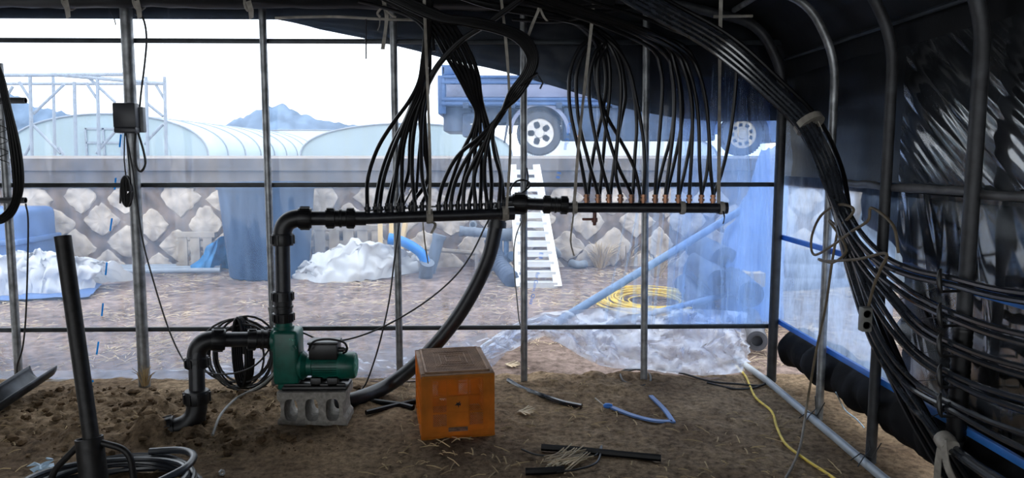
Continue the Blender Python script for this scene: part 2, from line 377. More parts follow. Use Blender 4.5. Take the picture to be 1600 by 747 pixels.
# ------------------------------------------------------------------ OUTSIDE: greenhouses, pipe frame
def tunnel(x0, x1, top, Y, dep, label, door=False, skin='greenhouse'):
    a, c = W(x0, 245, Y), W(x1, 245, Y); t = W((x0+x1)/2, top, Y); z0 = 1.44; cx, hw, h = (a.x+c.x)/2, (c.x-a.x)/2, t.z-z0
    g = thing('greenhouse', label, 'greenhouse', (cx, Y, z0), 0, 'film greenhouses beyond the wall')
    b = MB(); b.grid(lambda u, v: (cx-hw*math.cos(PI*u), Y+dep*v, z0+h*math.sin(PI*u)**.8), 28, 8); b.build('roof', skin, g)
    b = MB(); arc = [(cx-hw*math.cos(PI*k/28), Y+.03, z0+h*math.sin(PI*k/28)**.8) for k in range(29)]
    b.prism(arc, (0, .02, 0)); b.build('end_panel', skin, g, smooth=False)
    b = MB()
    for v in range(9): b.tube([(cx-hw*1.005*math.cos(PI*k/28), Y+dep*v/8, z0+h*1.005*max(0, math.sin(PI*k/28))**.8) for k in range(29)], .025, 6)
    b.build('hoop_frame', 'frame', g)
    if door:
        b = MB(); p, q = W(135, 200, Y), W(190, 200, Y); b.box((p.x, Y-.03, z0), (q.x, Y+.02, p.z), 0); d = b.build('door', 'greenhouse', g, smooth=False)
        b = MB()
        for zz in (z0+.03, (z0+p.z)/2, p.z-.02): b.bar((p.x, Y-.04, zz), (q.x, Y-.04, zz), .05)
        for xx in (p.x, (p.x+q.x)/2, q.x): b.bar((xx, Y-.04, z0), (xx, Y-.04, p.z), .05)
        b.build('door_frame', 'frame', d)
tunnel(10, 325, 178, 20, 12, 'translucent white tunnel greenhouse with a door behind the pipe frame', True)
tunnel(470, 800, 193, 21, 14, 'plain white tunnel greenhouse behind the rear of the truck')
tunnel(215, 720, 203, 36, 8, 'broad low white greenhouse between the two nearer tunnels', False, 'greenhouse_white')
tunnel(840, 1120, 205, 21, 12, 'white tunnel greenhouse showing under the truck chassis', False, 'greenhouse_white')
FY = 14.
fr = thing('pipe_scaffold', 'bare pale grey pipe frame standing on the terrace before a tunnel greenhouse', 'frame', W(130, 244, FY))
def fbar(name, q, r=.035):
    b = MB(); b.tube([W(x, y, Y) for x, y, Y in q], r, 8); return b.build(name, 'frame', fr)
for x in (47, 83, 116, 152, 195, 228, 257):
    Y = FY if x not in (83, 195) else FY+1.6
    fbar('post', [(x, 120 if x != 116 else 128, Y), (x+3, 246, Y)], .032)
fbar('top_beam', [(-30, 118, FY), (195, 116, FY)]); fbar('top_beam', [(-30, 131, FY+1.6), (257, 131, FY+1.6)], .03); fbar('top_beam', [(80, 116, FY), (257, 131, FY)])
for q in (((20, 135), (5, 160)), ((30, 128), (47, 155)), ((100, 132), (52, 178)), ((52, 196), (95, 240)), ((135, 118), (180, 160)), ((135, 130), (152, 155)), ((228, 160), (255, 182)), ((242, 130), (257, 155)), ((255, 194), (225, 225)), ((180, 205), (150, 240)), ((92, 230), (100, 244)), ((48, 226), (38, 244))):
    fbar('brace', [(q[0][0], q[0][1], FY+.03), (q[1][0], q[1][1], FY+.03)], .028)

# ------------------------------------------------------------------ OUTSIDE: truck
TY = 12.4
def T(x, y, d=0): return W(x, y, TY+d)
tr = thing('truck', 'dark blue flatbed truck parked on the terrace above the stone wall', 'truck', (T(950, 245).x, TY+.9, 1.47))
zt = 1.47
bx0, bx1 = T(690, 150).x, T(1128, 150).x; zb0, zb1 = T(700, 166).z, T(700, 118).z
b = MB(); b.box((bx0, TY, zb0), (bx1, TY+1.9, zb0+.06)); b.box((bx0, TY+1.86, zb0), (bx1, TY+1.9, zb1)); b.box((bx1-.05, TY, zb0), (bx1, TY+1.9, zb1+.1)); b.build('bed', 'truck', tr, smooth=False)
b = MB(); b.rbox((bx0, TY-.03, zb0), (bx1, TY+.03, zb1), .012)
for yy in (120, 129, 155, 162): z = T(700, yy).z; b.rbox((bx0, TY-.06, z-.025), (bx1, TY-.02, z+.02), .008)
b.rbox((bx0, TY-.05, zb0), (bx0+.06, TY-.01, zb1), .008)
sd = b.build('side_gate', 'truck', tr)
b = MB(); z0, z1 = T(700, 152).z, T(700, 132).z; b.rbox((bx0+.08, TY-.045, z0), (bx1-.08, TY-.02, z1), .008); b.build('side_panel', 'truck_lite', sd)
for x in (728, 800, 873, 960, 1050):
    p = T(x, 165); b = MB(); b.rbox((p.x-.05, TY-.08, p.z-.05), (p.x+.05, TY-.03, p.z+.05), .01); b.build('hinge', 'truck_dark', sd)
b = MB(); b.rbox((bx0-.06, TY+.0, T(0, 178).z), (bx0+.02, TY+1.9, T(0, 116).z), .015)
p, q = T(684, 150), T(697, 178); b.rbox((p.x, TY-.02, q.z), (q.x, TY+.1, T(0, 116).z), .015); b.build('tail_gate', 'truck', tr)
b = MB(); p, q = T(690, 117), T(712, 101); b.rbox((p.x, TY+.0, p.z), (q.x, TY+.35, q.z), .02); b.rbox((p.x, TY+.0, p.z), (p.x+.05, TY+1.9, q.z-.03), .01); b.build('tail_rack', 'truck', tr)
b = MB(); p, q = T(692, 205), T(735, 166); b.rbox((p.x, TY+.15, p.z), (q.x, TY+1.75, q.z), .02)
p, q = T(735, 190), T(1120, 166); b.rbox((p.x, TY+.35, p.z), (q.x, TY+.5, q.z), .01); b.rbox((p.x, TY+1.4, p.z), (q.x, TY+1.55, q.z), .01)
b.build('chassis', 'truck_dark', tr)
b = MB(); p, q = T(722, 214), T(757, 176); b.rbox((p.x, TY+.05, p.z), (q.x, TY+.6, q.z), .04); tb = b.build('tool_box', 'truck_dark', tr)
b = MB(); p = T(735, 194); b.bar(p+Vector((0, .02, 0)), p+Vector((.08, .02, 0)), .02); b.build('latch', 'rim', tb)
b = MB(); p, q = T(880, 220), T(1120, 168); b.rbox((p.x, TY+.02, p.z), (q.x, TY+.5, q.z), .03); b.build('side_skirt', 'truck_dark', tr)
b = MB(); p, q = T(787, 223), T(795, 180); b.add([(p.x, TY+.05, p.z), (p.x+.03, TY+.05, p.z), (q.x+.03, TY+.05, q.z), (q.x-.02, TY+.05, q.z)], [(0, 1, 2, 3)]); b.add([(p.x, TY+.35, p.z), (p.x+.03, TY+.35, p.z), (q.x+.03, TY+.35, q.z), (q.x-.02, TY+.35, q.z)], [(3, 2, 1, 0)]); b.f += [(0, 4, 7, 3), (0, 1, 5, 4), (1, 2, 6, 5)]; b.m += [0]*3; b.build('mud_flap', 'tyre', tr, smooth=False)
def fender(x, y, r, m='truck_lite'):
    c = T(x, y); b = MB(); ro, ri = r*1.36, r*1.20
    arc = [(c.x+ri*math.cos(PI*k/20), TY-.03, c.z+ri*math.sin(PI*k/20)) for k in range(21)] + [(c.x+ro*math.cos(PI*k/20), TY-.03, c.z+ro*math.sin(PI*k/20)) for k in range(20, -1, -1)]
    b.prism(arc, (0, .55, 0)); return b.build('fender', m, tr)
def wheel(x, y, r, rim, spokes):
    c = T(x, y); c = Vector((c.x, TY+.02, c.z)); ax = (0, 1, 0)
    b = MB(); b.lathe(c, ax, [(.05, r*.60), (.01, r*.66), (0, r*.80), (.01, r*.93), (.045, r), (.19, r), (.225, r*.93), (.235, r*.6), (.05, r*.6)], 40, 0, False)
    for k in range(44):
        a = 2*PI*k/44; b.box((-.008, .01, r*.955), (.008, .07, r*1.012), 0, Matrix.Rotation(a, 3, 'Y'), (0, 0, 0))
        for v in b.v[-8:]: v += c
    w = b.build('wheel', 'tyre', tr)
    b = MB(); n = 60; rr = r*.62; e = r*.1
    # pressed disc with rounded openings: radial grid with the openings left out
    def dep(q): return .03 + .05*(1-q)**2 if q > .3 else .015
    rings = [.0, .1, .2, .3, .36, .44, .52, .60, .68, .76, .84, .90, 1.0]; vs = []
    for q in rings: vs += [c+Vector((rr*q*math.cos(2*PI*k/n), dep(q)-.01, rr*q*math.sin(2*PI*k/n))) for k in range(n)]
    fs = []
    for i in range(len(rings)-1):
        for k in range(n):
            qm = (rings[i]+rings[i+1])/2; a = 2*PI*(k+.5)/n; seg = (a*spokes/(2*PI)) % 1-.5
            if spokes == 5: hole = ((qm-.62)/.25)**2 + (seg*2*PI/spokes*qm/.235)**2 < 1
            else: hole = ((qm-.72)/.13)**2 + (seg*2*PI/spokes*qm/.16)**2 < 1
            if not hole: fs.append((i*n+k, i*n+(k+1) % n, (i+1)*n+(k+1) % n, (i+1)*n+k))
    b.add(vs, fs); b.lathe(c+Vector((0, .02, 0)), ax, [(0, rr*.98), (-.015, rr*1.03), (.1, rr*1.03)], 40, 0, False)
    b.lathe(c+Vector((0, .0, 0)), ax, [(0, rr*.02), (0, rr*.14), (.03, rr*.18)], 20)
    for k in range(5): a = 2*PI*k/5; b.lathe(c+Vector((rr*.24*math.cos(a), .0, rr*.24*math.sin(a))), ax, [(0, .016), (.03, .016)], 8)
    b.build('rim', rim, w)
    b = MB(); b.lathe(c+Vector((0, .11, 0)), ax, [(0, .001), (0, rr*1.02)], 24); b.build('brake_drum', 'truck_dark', w)
RW = T(843, 208).z - T(843, 243.5).z
wheel(843, 208, RW, 'rim', 5); fender(843, 208, RW)
b = MB(); b.lathe((T(843, 208).x, TY+.2, T(843, 208).z), (0, 1, 0), [(0, .07), (1.5, .07)], 12); b.build('axle', 'truck_dark', tr)
wheel(1161, 210, RW*.96, 'rim_tan', 9); fender(1161, 210, RW*.96, 'truck')
cp = [(1132, 175), (1132, 60), (1165, 20), (1215, 15), (1232, 60), (1240, 110), (1242, 222), (1205, 222), (1196, 185), (1161, 172), (1136, 184)]
b = MB(); b.prism([T(x, y, .0) for x, y in cp], (0, 1.7, 0)); cb = b.build('cab', 'truck', tr, smooth=False)
b = MB(); b.prism([T(x, y, -.015) for x, y in ((1152, 62), (1172, 32), (1206, 32), (1218, 62), (1222, 85), (1152, 85))], (0, .01, 0)); b.build('side_window', 'box', cb, smooth=False)
p = T(901, 214); b = MB(); b.rbox((p.x-.03, TY-.0, p.z-.02), (p.x+.05, TY+.03, p.z+.02), .006); b.build('marker_lamp', 'lamp', tr)

# ------------------------------------------------------------------ OUTSIDE: things before the stone wall
def crumple(name, L0, L1, Y0, Y1, m, label, cat, amp=.05, nu=40, nv=14, fq=4., seed=0, hump=.0, kind=None):
    """a crumpled heap: a sheet over a rounded core that rests on the ground; outline from lowest to highest contour"""
    b = MB()
    def pick(L, u):
        k = u*(len(L)-1); i = min(int(k), len(L)-2); f = k-i
        return [L[i][j]*(1-f)+L[i+1][j]*f for j in range(2)]
    def fn(u, v):
        a = pick(L0, u); c = pick(L1, u); p = G(a[0], a[1]); q = W(c[0], c[1], (Y0+Y1)/2)
        if v < .7:
            t = v/.7; s = math.sin(t*PI/2); P = Vector((p.x*(1-t)+q.x*t, p.y*(1-t)+max(p.y+.1, q.y)*t, q.z*s))
        else:
            t = (v-.7)/.3; yb = max(p.y+.12, q.y); P = Vector((q.x, yb+t*(Y1-Y0)*.5, q.z*(1-t)))
        e = math.sin(PI*min(1, max(0, u)))**.3 if 0 < u < 1 else 0
        k = amp*min(1, P.z/.05+.25)
        P += Vector((fbm(u*fq*1.5, v*fq*.8, seed, 2), fbm(u*fq*1.5, v*fq*.8, seed+7, 2), abs(fbm(u*fq*1.6, v*fq*.5, seed+3, 2))))*k
        rid = 1-abs(fbm(u*fq*2.6+v*2, v*fq*.6, seed+19, 2))*2; P.z += amp*.5*rid*min(1, P.z/.05)
        P.z = max(P.z, -.005); return P
    b.grid(fn, nu, nv); return tag(b.build(name, m, ang=180), label, cat, kind=kind)
# round water tub
p = G(402, 441); tz = W(402, 288, p.y).z; rad = .49
tp = thing('water_tub', 'large round dark blue plastic tub standing against the stone wall', 'tub', (p.x, p.y+rad, 0))
c = Vector((p.x, p.y+rad, 0)); b = MB()
b.lathe(c, (0, 0, 1), [(0, rad*.90), (.02, rad*.95), (tz*.5, rad*1.05), (tz-.06, rad*1.14), (tz-.06, rad*1.10), (.05, rad*.88)], 48); b.build('body', 'tub', tp)
b = MB(); b.lathe(c, (0, 0, 1), [(tz-.07, rad*1.14), (tz-.07, rad*1.19), (tz-.02, rad*1.20), (tz, rad*1.17), (tz-.01, rad*1.10), (tz-.07, rad*1.10), (tz-.07, rad*1.14)], 48); b.build('rim', 'tub', tp)
# pallets leaning on the wall
def pallet(x0, x1, y0, y1, n, label, Y=9.55):
    a, c = W(x0, y1, Y), W(x1, y0, Y); t = thing('pallet', label, 'pallet', ((a.x+c.x)/2, Y, 0), 0, 'pallets against the stone wall')
    w = (c.x-a.x)/n
    for k in range(n):
        b = MB(); b.box((a.x+k*w+w*.14, Y-.02, 0), (a.x+(k+1)*w-w*.14, Y+.0, c.z-.05)); b.build('slat', 'wood', t, smooth=False)
    b = MB(); b.box((a.x-.02, Y-.03, c.z-.06), (c.x+.02, Y+.1, c.z)); b.box((a.x-.02, Y, .3), (c.x+.02, Y+.09, .38)); b.box((a.x-.02, Y, 0.02), (c.x+.02, Y+.09, .1)); b.build('stringer', 'wood', t, smooth=False)
pallet(278, 334, 363, 420, 3, 'weathered pallet leaning on the wall beside the blue bag')
pallet(468, 600, 352, 420, 6, 'weathered wide pallet leaning on the wall behind the white plastic heap')
for x0, x1, y0, lab in ((594, 598, 345, 'straight yellow wooden stake beside the wide pallet'), (612, 613, 345, 'pale yellow wooden stake behind the blue curved pipe'), (634, 622, 345, 'slanting yellow wooden stake behind the blue curved pipe')):
    a, c = G(x1, 425), W(x0, y0, 9.4); b = MB(); b.bar((a.x, 9.2, 0), c, .06, .035); tag(b.build('wooden_stake', 'wood_yellow', smooth=False), lab, 'stake', 'stakes by the pallets')
crumple('blue_bag', [(292, 424), (308, 426), (326, 426), (340, 423)], [(292, 416), (305, 394), (323, 378), (340, 386)], 8.7, 9.1, 'blue_bag', 'crumpled bright blue plastic bag lying between pallet and tub', 'bag', .05, 30, 12, 3, 4)
crumple('plastic_sheet', [(455, 436), (500, 444), (560, 441), (610, 434), (660, 424)], [(455, 432), (490, 405), (560, 380), (610, 392), (660, 420)], 8.3, 9.3, 'white_plastic', 'bright white crumpled plastic heap in front of the wide pallet', 'plastic sheet', .075, 90, 26, 6, 2)
crumple('plastic_sheet', [(-30, 468), (20, 464), (60, 463), (100, 462), (145, 455)], [(-30, 415), (20, 402), (60, 400), (100, 405), (140, 425)], 7.2, 8.4, 'white_plastic', 'white crumpled plastic heap lying over the flat blue tarp', 'plastic sheet', .08, 90, 26, 6, 12)
b = MB(); q = [G(-40, 475), G(140, 468), G(160, 448), G(-40, 430)]
b.grid(lambda u, v: (q[0]*(1-u)+q[1]*u)*(1-v)+(q[3]*(1-u)+q[2]*u)*v+Vector((0, 0, .03+.02*fbm(u*5, v*5))), 20, 8); tag(b.build('tarp', 'tarp'), 'flat dull blue tarp spread under the white plastic heap', 'tarp')
a, c = W(-60, 412, 9.), W(50, 325, 9.)
t = thing('plastic_tank', 'boxy dull blue plastic tank at the end of the stone wall behind the tarp', 'tank', ((a.x+c.x)/2, 9, 0))
b = MB(); b.rbox((a.x, 8.7, 0), (c.x, 9.5, c.z), .08, 0, 3); b.build('body', 'tarp', t)
b = MB(); z = W(0, 378, 8.7).z; b.rbox((a.x, 8.64, z-.04), (c.x+.03, 9.53, z+.03), .02); b.build('rim', 'tarp', t)
for k, (y, Y) in enumerate(((417, 9.62), (422, 9.45), (428, 9.25))):
    a, c = W(120, y, Y), W(345, y+2, Y); b = MB(); b.tube([(a.x, Y, .034), (c.x, Y, .045)], .032, 10)
    tag(b.build('long_pipe', 'frame'), ('pale grey long pipe touching the foot of the stone wall', 'pale grey long pipe lying between two others by the wall', 'pale grey long pipe lying foremost before the stone wall')[k], 'pipe', 'long pipes at the foot of the wall')
# blue bent pipe in its grey socket
t = thing('bent_pipe', 'bright blue bent pipe rising from a grey socket beside the white plastic heap', 'pipe', G(667, 430))
b = MB(); b.tube(spline(PX([(608, 373, 8.9), (630, 378, 8.9), (655, 393, 8.9), (665, 410, 8.9), (667, 425, 8.9)])), .06, 14); b.lathe(W(607, 373, 8.9), W(625, 376, 8.9)-W(607, 373, 8.9), [(0, .055), (0, .07), (.07, .07), (.07, .06)], 14); b.build('bend', 'blue_pipe', t)
b = MB(); p = G(664, 432); b.tube([p+Vector((0, 0, -.05)), W(668, 410, 8.85)], .085, 14); b.build('socket', 'grey_pvc', t)
b = MB(); p = G(670, 428); q = W(687, 367, 9.2); d = (q-p).normalized(); b.lathe(p, d, [(0, .075), ((q-p).length-.05, .075), ((q-p).length-.05, .088), ((q-p).length, .088), ((q-p).length, .07)], 16); tag(b.build('pipe_stub', 'grey_pvc'), 'slanting grey capped pipe stub beside the bright blue bend', 'pipe')
t = thing('valve_pipe', 'grey capped pipe held level on two blue legs by the corrugated hose', 'pipe', G(775, 415))
a, c = W(718, 361, 9.2), W(800, 367, 9.2); b = MB(); d = c-a; l = d.length
b.lathe(a, d, [(0, .07), (.05, .07), (.05, .06), (.18, .06), (.18, .068), (.2, .068), (.2, .06), (l*.62, .06), (l*.62, .085), (l*.72, .085), (l*.72, .06), (l*.8, .06), (l*.8, .085), (l, .085)], 14); b.build('pipe', 'grey_pvc', t)
for x in (781, 791): p = W(x, 368, 9.2); b = MB(); b.tube([(p.x, p.y, p.z), (p.x, p.y, 0)], .035, 10); b.build('leg', 'blue_dull', t)
b = MB(); p, q = W(600, 383, 9.6), W(745, 396, 9.6); b.tube([p, q], .03, 8); b.bar(p, (p.x, 9.6, 0), .05); b.bar(q, (q.x, 9.6, 0), .05); tag(b.build('rusty_rod', 'wood'), 'thin brownish rod held level along the wall behind the pipe stub', 'rod')
p, q = W(739, 351, 9.72), W(738, 352, 9.55); b = MB(); b.lathe((p.x, 9.79, p.z), (0, -1, 0), [(0, .05), (.1, .05), (.1, .035), (.02, .035)], 14); tag(b.build('drain_spout', 'frame'), 'short pale drain spout sticking out of the stone wall', 'spout')
b = MB(); p, q = G(762, 425), W(800, 400, 8.9); b.tube([p+Vector((0, 0, .05)), q], .06, 12); tag(b.build('blue_pipe', 'blue_dull'), 'blue pipe leaning behind the corrugated hose', 'pipe')
pts = spline([W(769, 375, 8.9), W(773, 395, 8.8), W(782, 415, 8.6), G(800, 438, .07)], 40); rr = [.085+.018*math.sin(k*1.05) for k in range(len(pts))]
b = MB(); b.tube(pts, rr, 14); tag(b.build('corrugated_hose', 'corr'), 'thick grey corrugated hose sloping down beside the ladder', 'hose')
b = MB(); b.tube(spline([W(863, 388, 9.3), G(880, 404, .06), G(900, 413, .05), G(915, 412, .05)]), .05, 12); tag(b.build('grey_hose', 'frame'), 'pale grey hose curving from the ladder foot along the ground', 'hose')
b = MB(); b.tube(spline([G(868, 402, .03), G(950, 405, .03), G(1040, 403, .03), G(1100, 396, .03)]), .012, 6); tag(b.build('yellow_rope', 'yellow'), 'thin yellow rope stretched along the foot of the stone wall', 'rope')
# aluminium ladder
bl, br_, tl, tr_ = G(812, 449), G(872, 449), W(801, 259, 9.68), W(838, 259, 9.68)
t = thing('ladder', 'tapered aluminium step ladder leaning on the stone wall', 'ladder', (bl+br_)/2)
for a, c in ((bl, tl), (br_, tr_)): b = MB(); b.bar(a+Vector((0, 0, .0)), c, .045, .09, 0, (1, 0, 0)); b.build('side_rail', 'alu', t, smooth=False)
for k in range(13):
    f = (k+.35)/13; a, c = bl.lerp(tl, f), br_.lerp(tr_, f); b = MB(); b.box((a.x, a.y-.05, a.z-.02), (c.x, a.y+.10, a.z+.018)); b.box((a.x, a.y-.055, a.z-.045), (c.x, a.y-.045, a.z+.02)); b.build('step', 'alu', t, smooth=False)
# long slanting pipes, yellow rope, rolls of film
b = MB(); b.tube([G(868, 505, .03), W(1185, 312, 8.0)], .038, 12); tag(b.build('slanting_pipe', 'blue_dull'), 'steep blue-grey pipe slanting up over the yellow rope coil', 'pipe', 'slanting pipes outside')
b = MB(); b.tube([G(935, 511, .03), W(1190, 446, 6.6)], .026, 12); tag(b.build('slanting_pipe', 'blue_dull'), 'flatter blue-grey pipe slanting across in front of the yellow rope coil', 'pipe', 'slanting pipes outside')
b = MB(); c = G(1008, 481); pts = []
for k in range(900):
    a = k*.19; q = fbm(a*.13, 1, 2); r = .36+.24*fbm(a*.031, 3, 1)+.1*q
    pts.append(Vector((c.x+.05+r*1.15*math.cos(a)+.12*fbm(a*.02, 9), c.y+r*1.45*math.sin(a), .02+.10*abs(fbm(a*.05, 5, 5))+.09*(.5-abs(r-.36)))))
b.tube(pts, .007, 5); tag(b.build('rope_coil', 'yellow'), 'loose heap of yellow rope coiled on the strawy earth', 'rope')
def roll(px, py, Y, r, L, m, label, ang=0., rc=.5, z=None):
    c = W(px, py, Y) if z is None else Vector((W(px, py, Y).x, Y, z)); d = Vector((math.sin(ang), math.cos(ang), 0))
    t = thing('film_roll', label, 'film roll', (c.x, c.y, c.z-r), 0, 'film rolls outside')
    b = MB(); n = 26; prof = [(.6, r*rc), (0, r*rc), (0, r*.985)]
    prof += [(.01+L*k/60, r*(1 if k % 2 else .975)) for k in range(61)]; prof += [(L+.01, r*rc)]
    b.lathe(c, d, prof, n); b.build('roll', m, t)
    b = MB(); b.lathe(c-d*.004, d, [(.55, r*rc*.8), (0, r*rc*.8), (0, r*rc*1.02), (.05, r*rc*1.02)], n); b.build('core', ['core'], t)
roll(1183, 533, 5.25, .075, .85, 'roll', 'ridged dark grey film roll at the corner below the end wall rail', .28, .66)
roll(1172, 484, 6.0, .11, 1.2, 'roll_dark', 'pale ended film roll lying above the ridged dark grey roll', .15, .5, .32)
roll(1124, 467, 6.4, .11, 1.2, 'roll_dark', 'film roll showing its end beside the yellow rope coil', .1, .5, .36)
roll(1100, 480, 6.5, .10, 1.2, 'roll_dark', 'film roll lying lowest of the pile beside the yellow rope coil', .1, .45, .12)
roll(1133, 409, 6.9, .14, 1.2, 'roll_dark', 'film roll topmost of the pile behind the pleated film', .05, .5)
for k, (x, y, Y, r, lab) in enumerate(((1085, 400, 8.2, .11, 'upper dark roll lying crosswise behind the pleated film'), (1075, 425, 8.0, .12, 'middle dark roll lying crosswise behind the pleated film'), (1080, 450, 7.8, .13, 'lowest dark roll lying crosswise behind the pleated film'))):
    c = W(x, y, Y); b = MB(); b.lathe(Vector((c.x, Y, c.z)), (1, .25, -.06), [(0, r*.4), (0, r)]+[(k2*.05, r*(1-.02*(k2 % 2))) for k2 in range(40)]+[(2.0, r*.4)], 20); tag(b.build('dark_roll', 'roll_dark'), lab, 'film roll', 'dark rolls outside')
crumple('bundled_film', [(1120, 500), (1150, 505), (1180, 505), (1225, 500)], [(1120, 400), (1150, 330), (1185, 250), (1225, 225)], 7.4, 8.4, 'tarp', 'tall blue sheeted heap behind the film rolls at the corner', 'sheet', .08, 30, 16, 3, 31)
p, q = W(1160, 437, 6.6), W(1190, 428, 6.6); b = MB(); b.box((p.x, 6.5, p.z-.05), (q.x, 6.85, q.z+.02)); tag(b.build('wooden_block', 'wood_yellow', smooth=False), 'pale wooden block lying on the pile of film rolls', 'block')
b = MB(); p = G(1092, 493); b.lathe(p+Vector((0, 0, .05)), (1, .1, 0), [(0, .02), (.02, .05), (.1, .05), (.16, .03)], 12); tag(b.build('bottle', 'white_plastic'), 'small white bottle lying beside the yellow rope coil', 'bottle')
b = MB(); p, q = G(896, 411), G(912, 405); b.tube([p+Vector((0, 0, .03)), q+Vector((0, 0, .03))], .028, 8); tag(b.build('bottle', 'litter'), 'pale empty bottle lying on the straw right of the ladder', 'bottle')
# straw tufts by the wall
def tuft(name, base, n, h, m, label, spread=.5):
    b = MB()
    for _ in range(n):
        a = random.uniform(0, 2*PI); s = random.uniform(0, spread); p = Vector(base)+Vector((math.cos(a)*s*h*.25, math.sin(a)*s*h*.25, 0)); l = h*random.uniform(.5, 1.1)
        b.tube([p, p+Vector((math.cos(a)*s*l*.6, math.sin(a)*s*l*.6, l*.75)), p+Vector((math.cos(a)*s*l*1.2, math.sin(a)*s*l*1.2, l*.95))], [.006*h/.2, .004*h/.2, .002*h/.2], 4)
    return tag(b.build(name, m), label, 'straw tuft', 'straw tufts')
for x, y, h, lab in ((682, 412, .22, 'dry straw tuft beside the grey pipe stub'), (938, 418, .34, 'broad dry straw tuft in front of the stone wall'), (978, 415, .3, 'upright dry straw tuft behind the steep slanting pipe'), (1025, 432, .26, 'dry straw tuft beside the dark crosswise rolls'), (735, 414, .2, 'small dry straw tuft under the capped pipe')):
    tuft('straw_tuft', G(x, y), 70, h, 'straw_pale', lab, .8)
# ------------------------------------------------------------------ SETTING: film end wall
YF = YB+.085
def bot(px):          # lower edge of the hanging sheet, as height
    return -.01 if px < 740 else (.0+.36*smooth(740, 850, px) if px < 1000 else .36)
xl, xr = -4.6, XR+.16
def fw(u, v):
    x = xl+(xr-xl)*u; pxx = 800+(x-.09)*1160/4.75; z0 = bot(pxx); z = z0+(2.42-z0)*v
    y = YF+.012*fbm(x*1.7, z*.5, 2)+.004*fbm(x*14, z*1.5, 4)
    if z < .25: y += (.25-z)*.25
    return (x, y, z)
b = MB(); b.grid(fw, 220, 24); wb = b.build('wall_back', 'film', origin=(0, YF, 0), ang=180); struct(wb, 'clear hazy plastic film end wall')
# skirt of slack film on the ground outside, crumpled heaps below the lower rail, pleats by the corner
def sheet(Ltop, Lbot, Yt, Yb, amp, nu, nv, seed, fq=5.):
    def pick(L, u):
        k = u*(len(L)-1); i = min(int(k), len(L)-2); f = k-i
        return L[i][0]*(1-f)+L[i+1][0]*f, L[i][1]*(1-f)+L[i+1][1]*f
    def fn(u, v):
        x, y = pick(Ltop, u); X, Y2 = pick(Lbot, u); a = W(x, y, Yt); c = W(X, Y2, Yb)
        p = a.lerp(c, v); e = math.sin(PI*v)**.5*.8+.2
        r1 = abs(fbm(u*fq*1.6, v*fq*.5, seed, 2)); r2 = fbm(u*fq*2.6, v*fq*.8, seed+5, 2); r3 = abs(noise.noise(Vector((u*fq*4+v*3, v*fq-u*6, seed))))
        r4 = 1-2*abs(noise.noise(Vector((u*fq*3.1-v*2.2, v*1.7+u*4, seed+2)))); p += Vector((0, -.8*max(0, r4)**3, .25*max(0, r4)**3))*amp*e
        p += Vector((.5*r2, 1.3*(r1-.2)+.5*r2+.5*r3, .6*(abs(fbm(u*fq*1.7, v*2, seed+9, 2))-.2)))*amp*e
        p.z = max(p.z, .004); return p
    b = MB(); b.grid(fn, nu, nv); return b
sheet([(-60, 570), (20, 588), (60, 580), (110, 590), (150, 576), (200, 584), (300, 572), (420, 560), (520, 550), (620, 545), (700, 540), (760, 520)],
      [(-60, 618), (60, 612), (140, 612), (200, 612), (300, 606), (420, 600), (520, 590), (620, 582), (700, 572), (770, 560)], 5.0, 4.75, .05, 200, 10, 3, 9).build('film_skirt', 'film_heap', wb)
sheet([(745, 545), (790, 512), (850, 488), (900, 484), (960, 480), (1060, 482), (1120, 484), (1168, 488)],
      [(752, 557), (800, 548), (850, 520), (925, 568), (960, 575), (1040, 580), (1100, 588), (1160, 582)], 4.80, 4.74, .10, 110, 30, 8).build('film_heap', 'film_heap', wb)
sheet([(900, 495), (960, 492), (1060, 494), (1120, 490), (1172, 540)], [(925, 560), (980, 572), (1040, 583), (1100, 590), (1164, 580)], 4.86, 4.80, .09, 90, 24, 21, 6).build('film_heap', 'film_heap', wb)
sheet([(760, 542), (800, 510), (850, 492), (900, 500), (930, 520)], [(768, 560), (812, 540), (850, 525), (880, 540), (930, 566)], 4.78, 4.73, .05, 50, 14, 41, 4).build('film_heap', 'film_heap', wb)
def pleat(x0, x1, y0, y1, w, Y=4.70, lean=None):
    a, c = W(x0, y0, Y), W(x1, y1, Y); b = MB()
    def fn(u, v):
        p = a.lerp(c, v); ww = w*(.35+.65*v)*(1+.3*fbm(v*3, x0)); return (p.x+(u-.5)*ww, p.y+.016*math.sin(u*PI*1.0)*1.2-.01*v, p.z)
    b.grid(fn, 4, 16); b.build('film_pleat', 'film_pleat', wb)
for q in ((1000, 990, 195, 508, .03), (1018, 962, 210, 505, .022), (1038, 1010, 190, 508, .05), (1052, 1020, 185, 508, .02), (1088, 1058, 130, 508, .06), (1100, 1062, 120, 505, .025), (1118, 1098, 100, 508, .10), (1138, 1150, 80, 508, .16), (1160, 1165, 90, 508, .12), (1176, 1190, 120, 500, .10), (1188, 1198, 110, 505, .08), (1075, 1045, 200, 505, .015), (1128, 1128, 150, 505, .03), (985, 945, 300, 500, .02), (1168, 1176, 180, 508, .03)): pleat(*q)
b = MB(); b.grid(lambda u, v: (lambda p, q: p.lerp(q, v)+Vector((0, .03*math.sin(u*26)+.01*fbm(u*9, v*2), 0)))(W(1055+150*u, 120, 4.79), W(1040+165*u, 512, 4.79)), 120, 10); b.build('film_layer', 'film_side', wb)
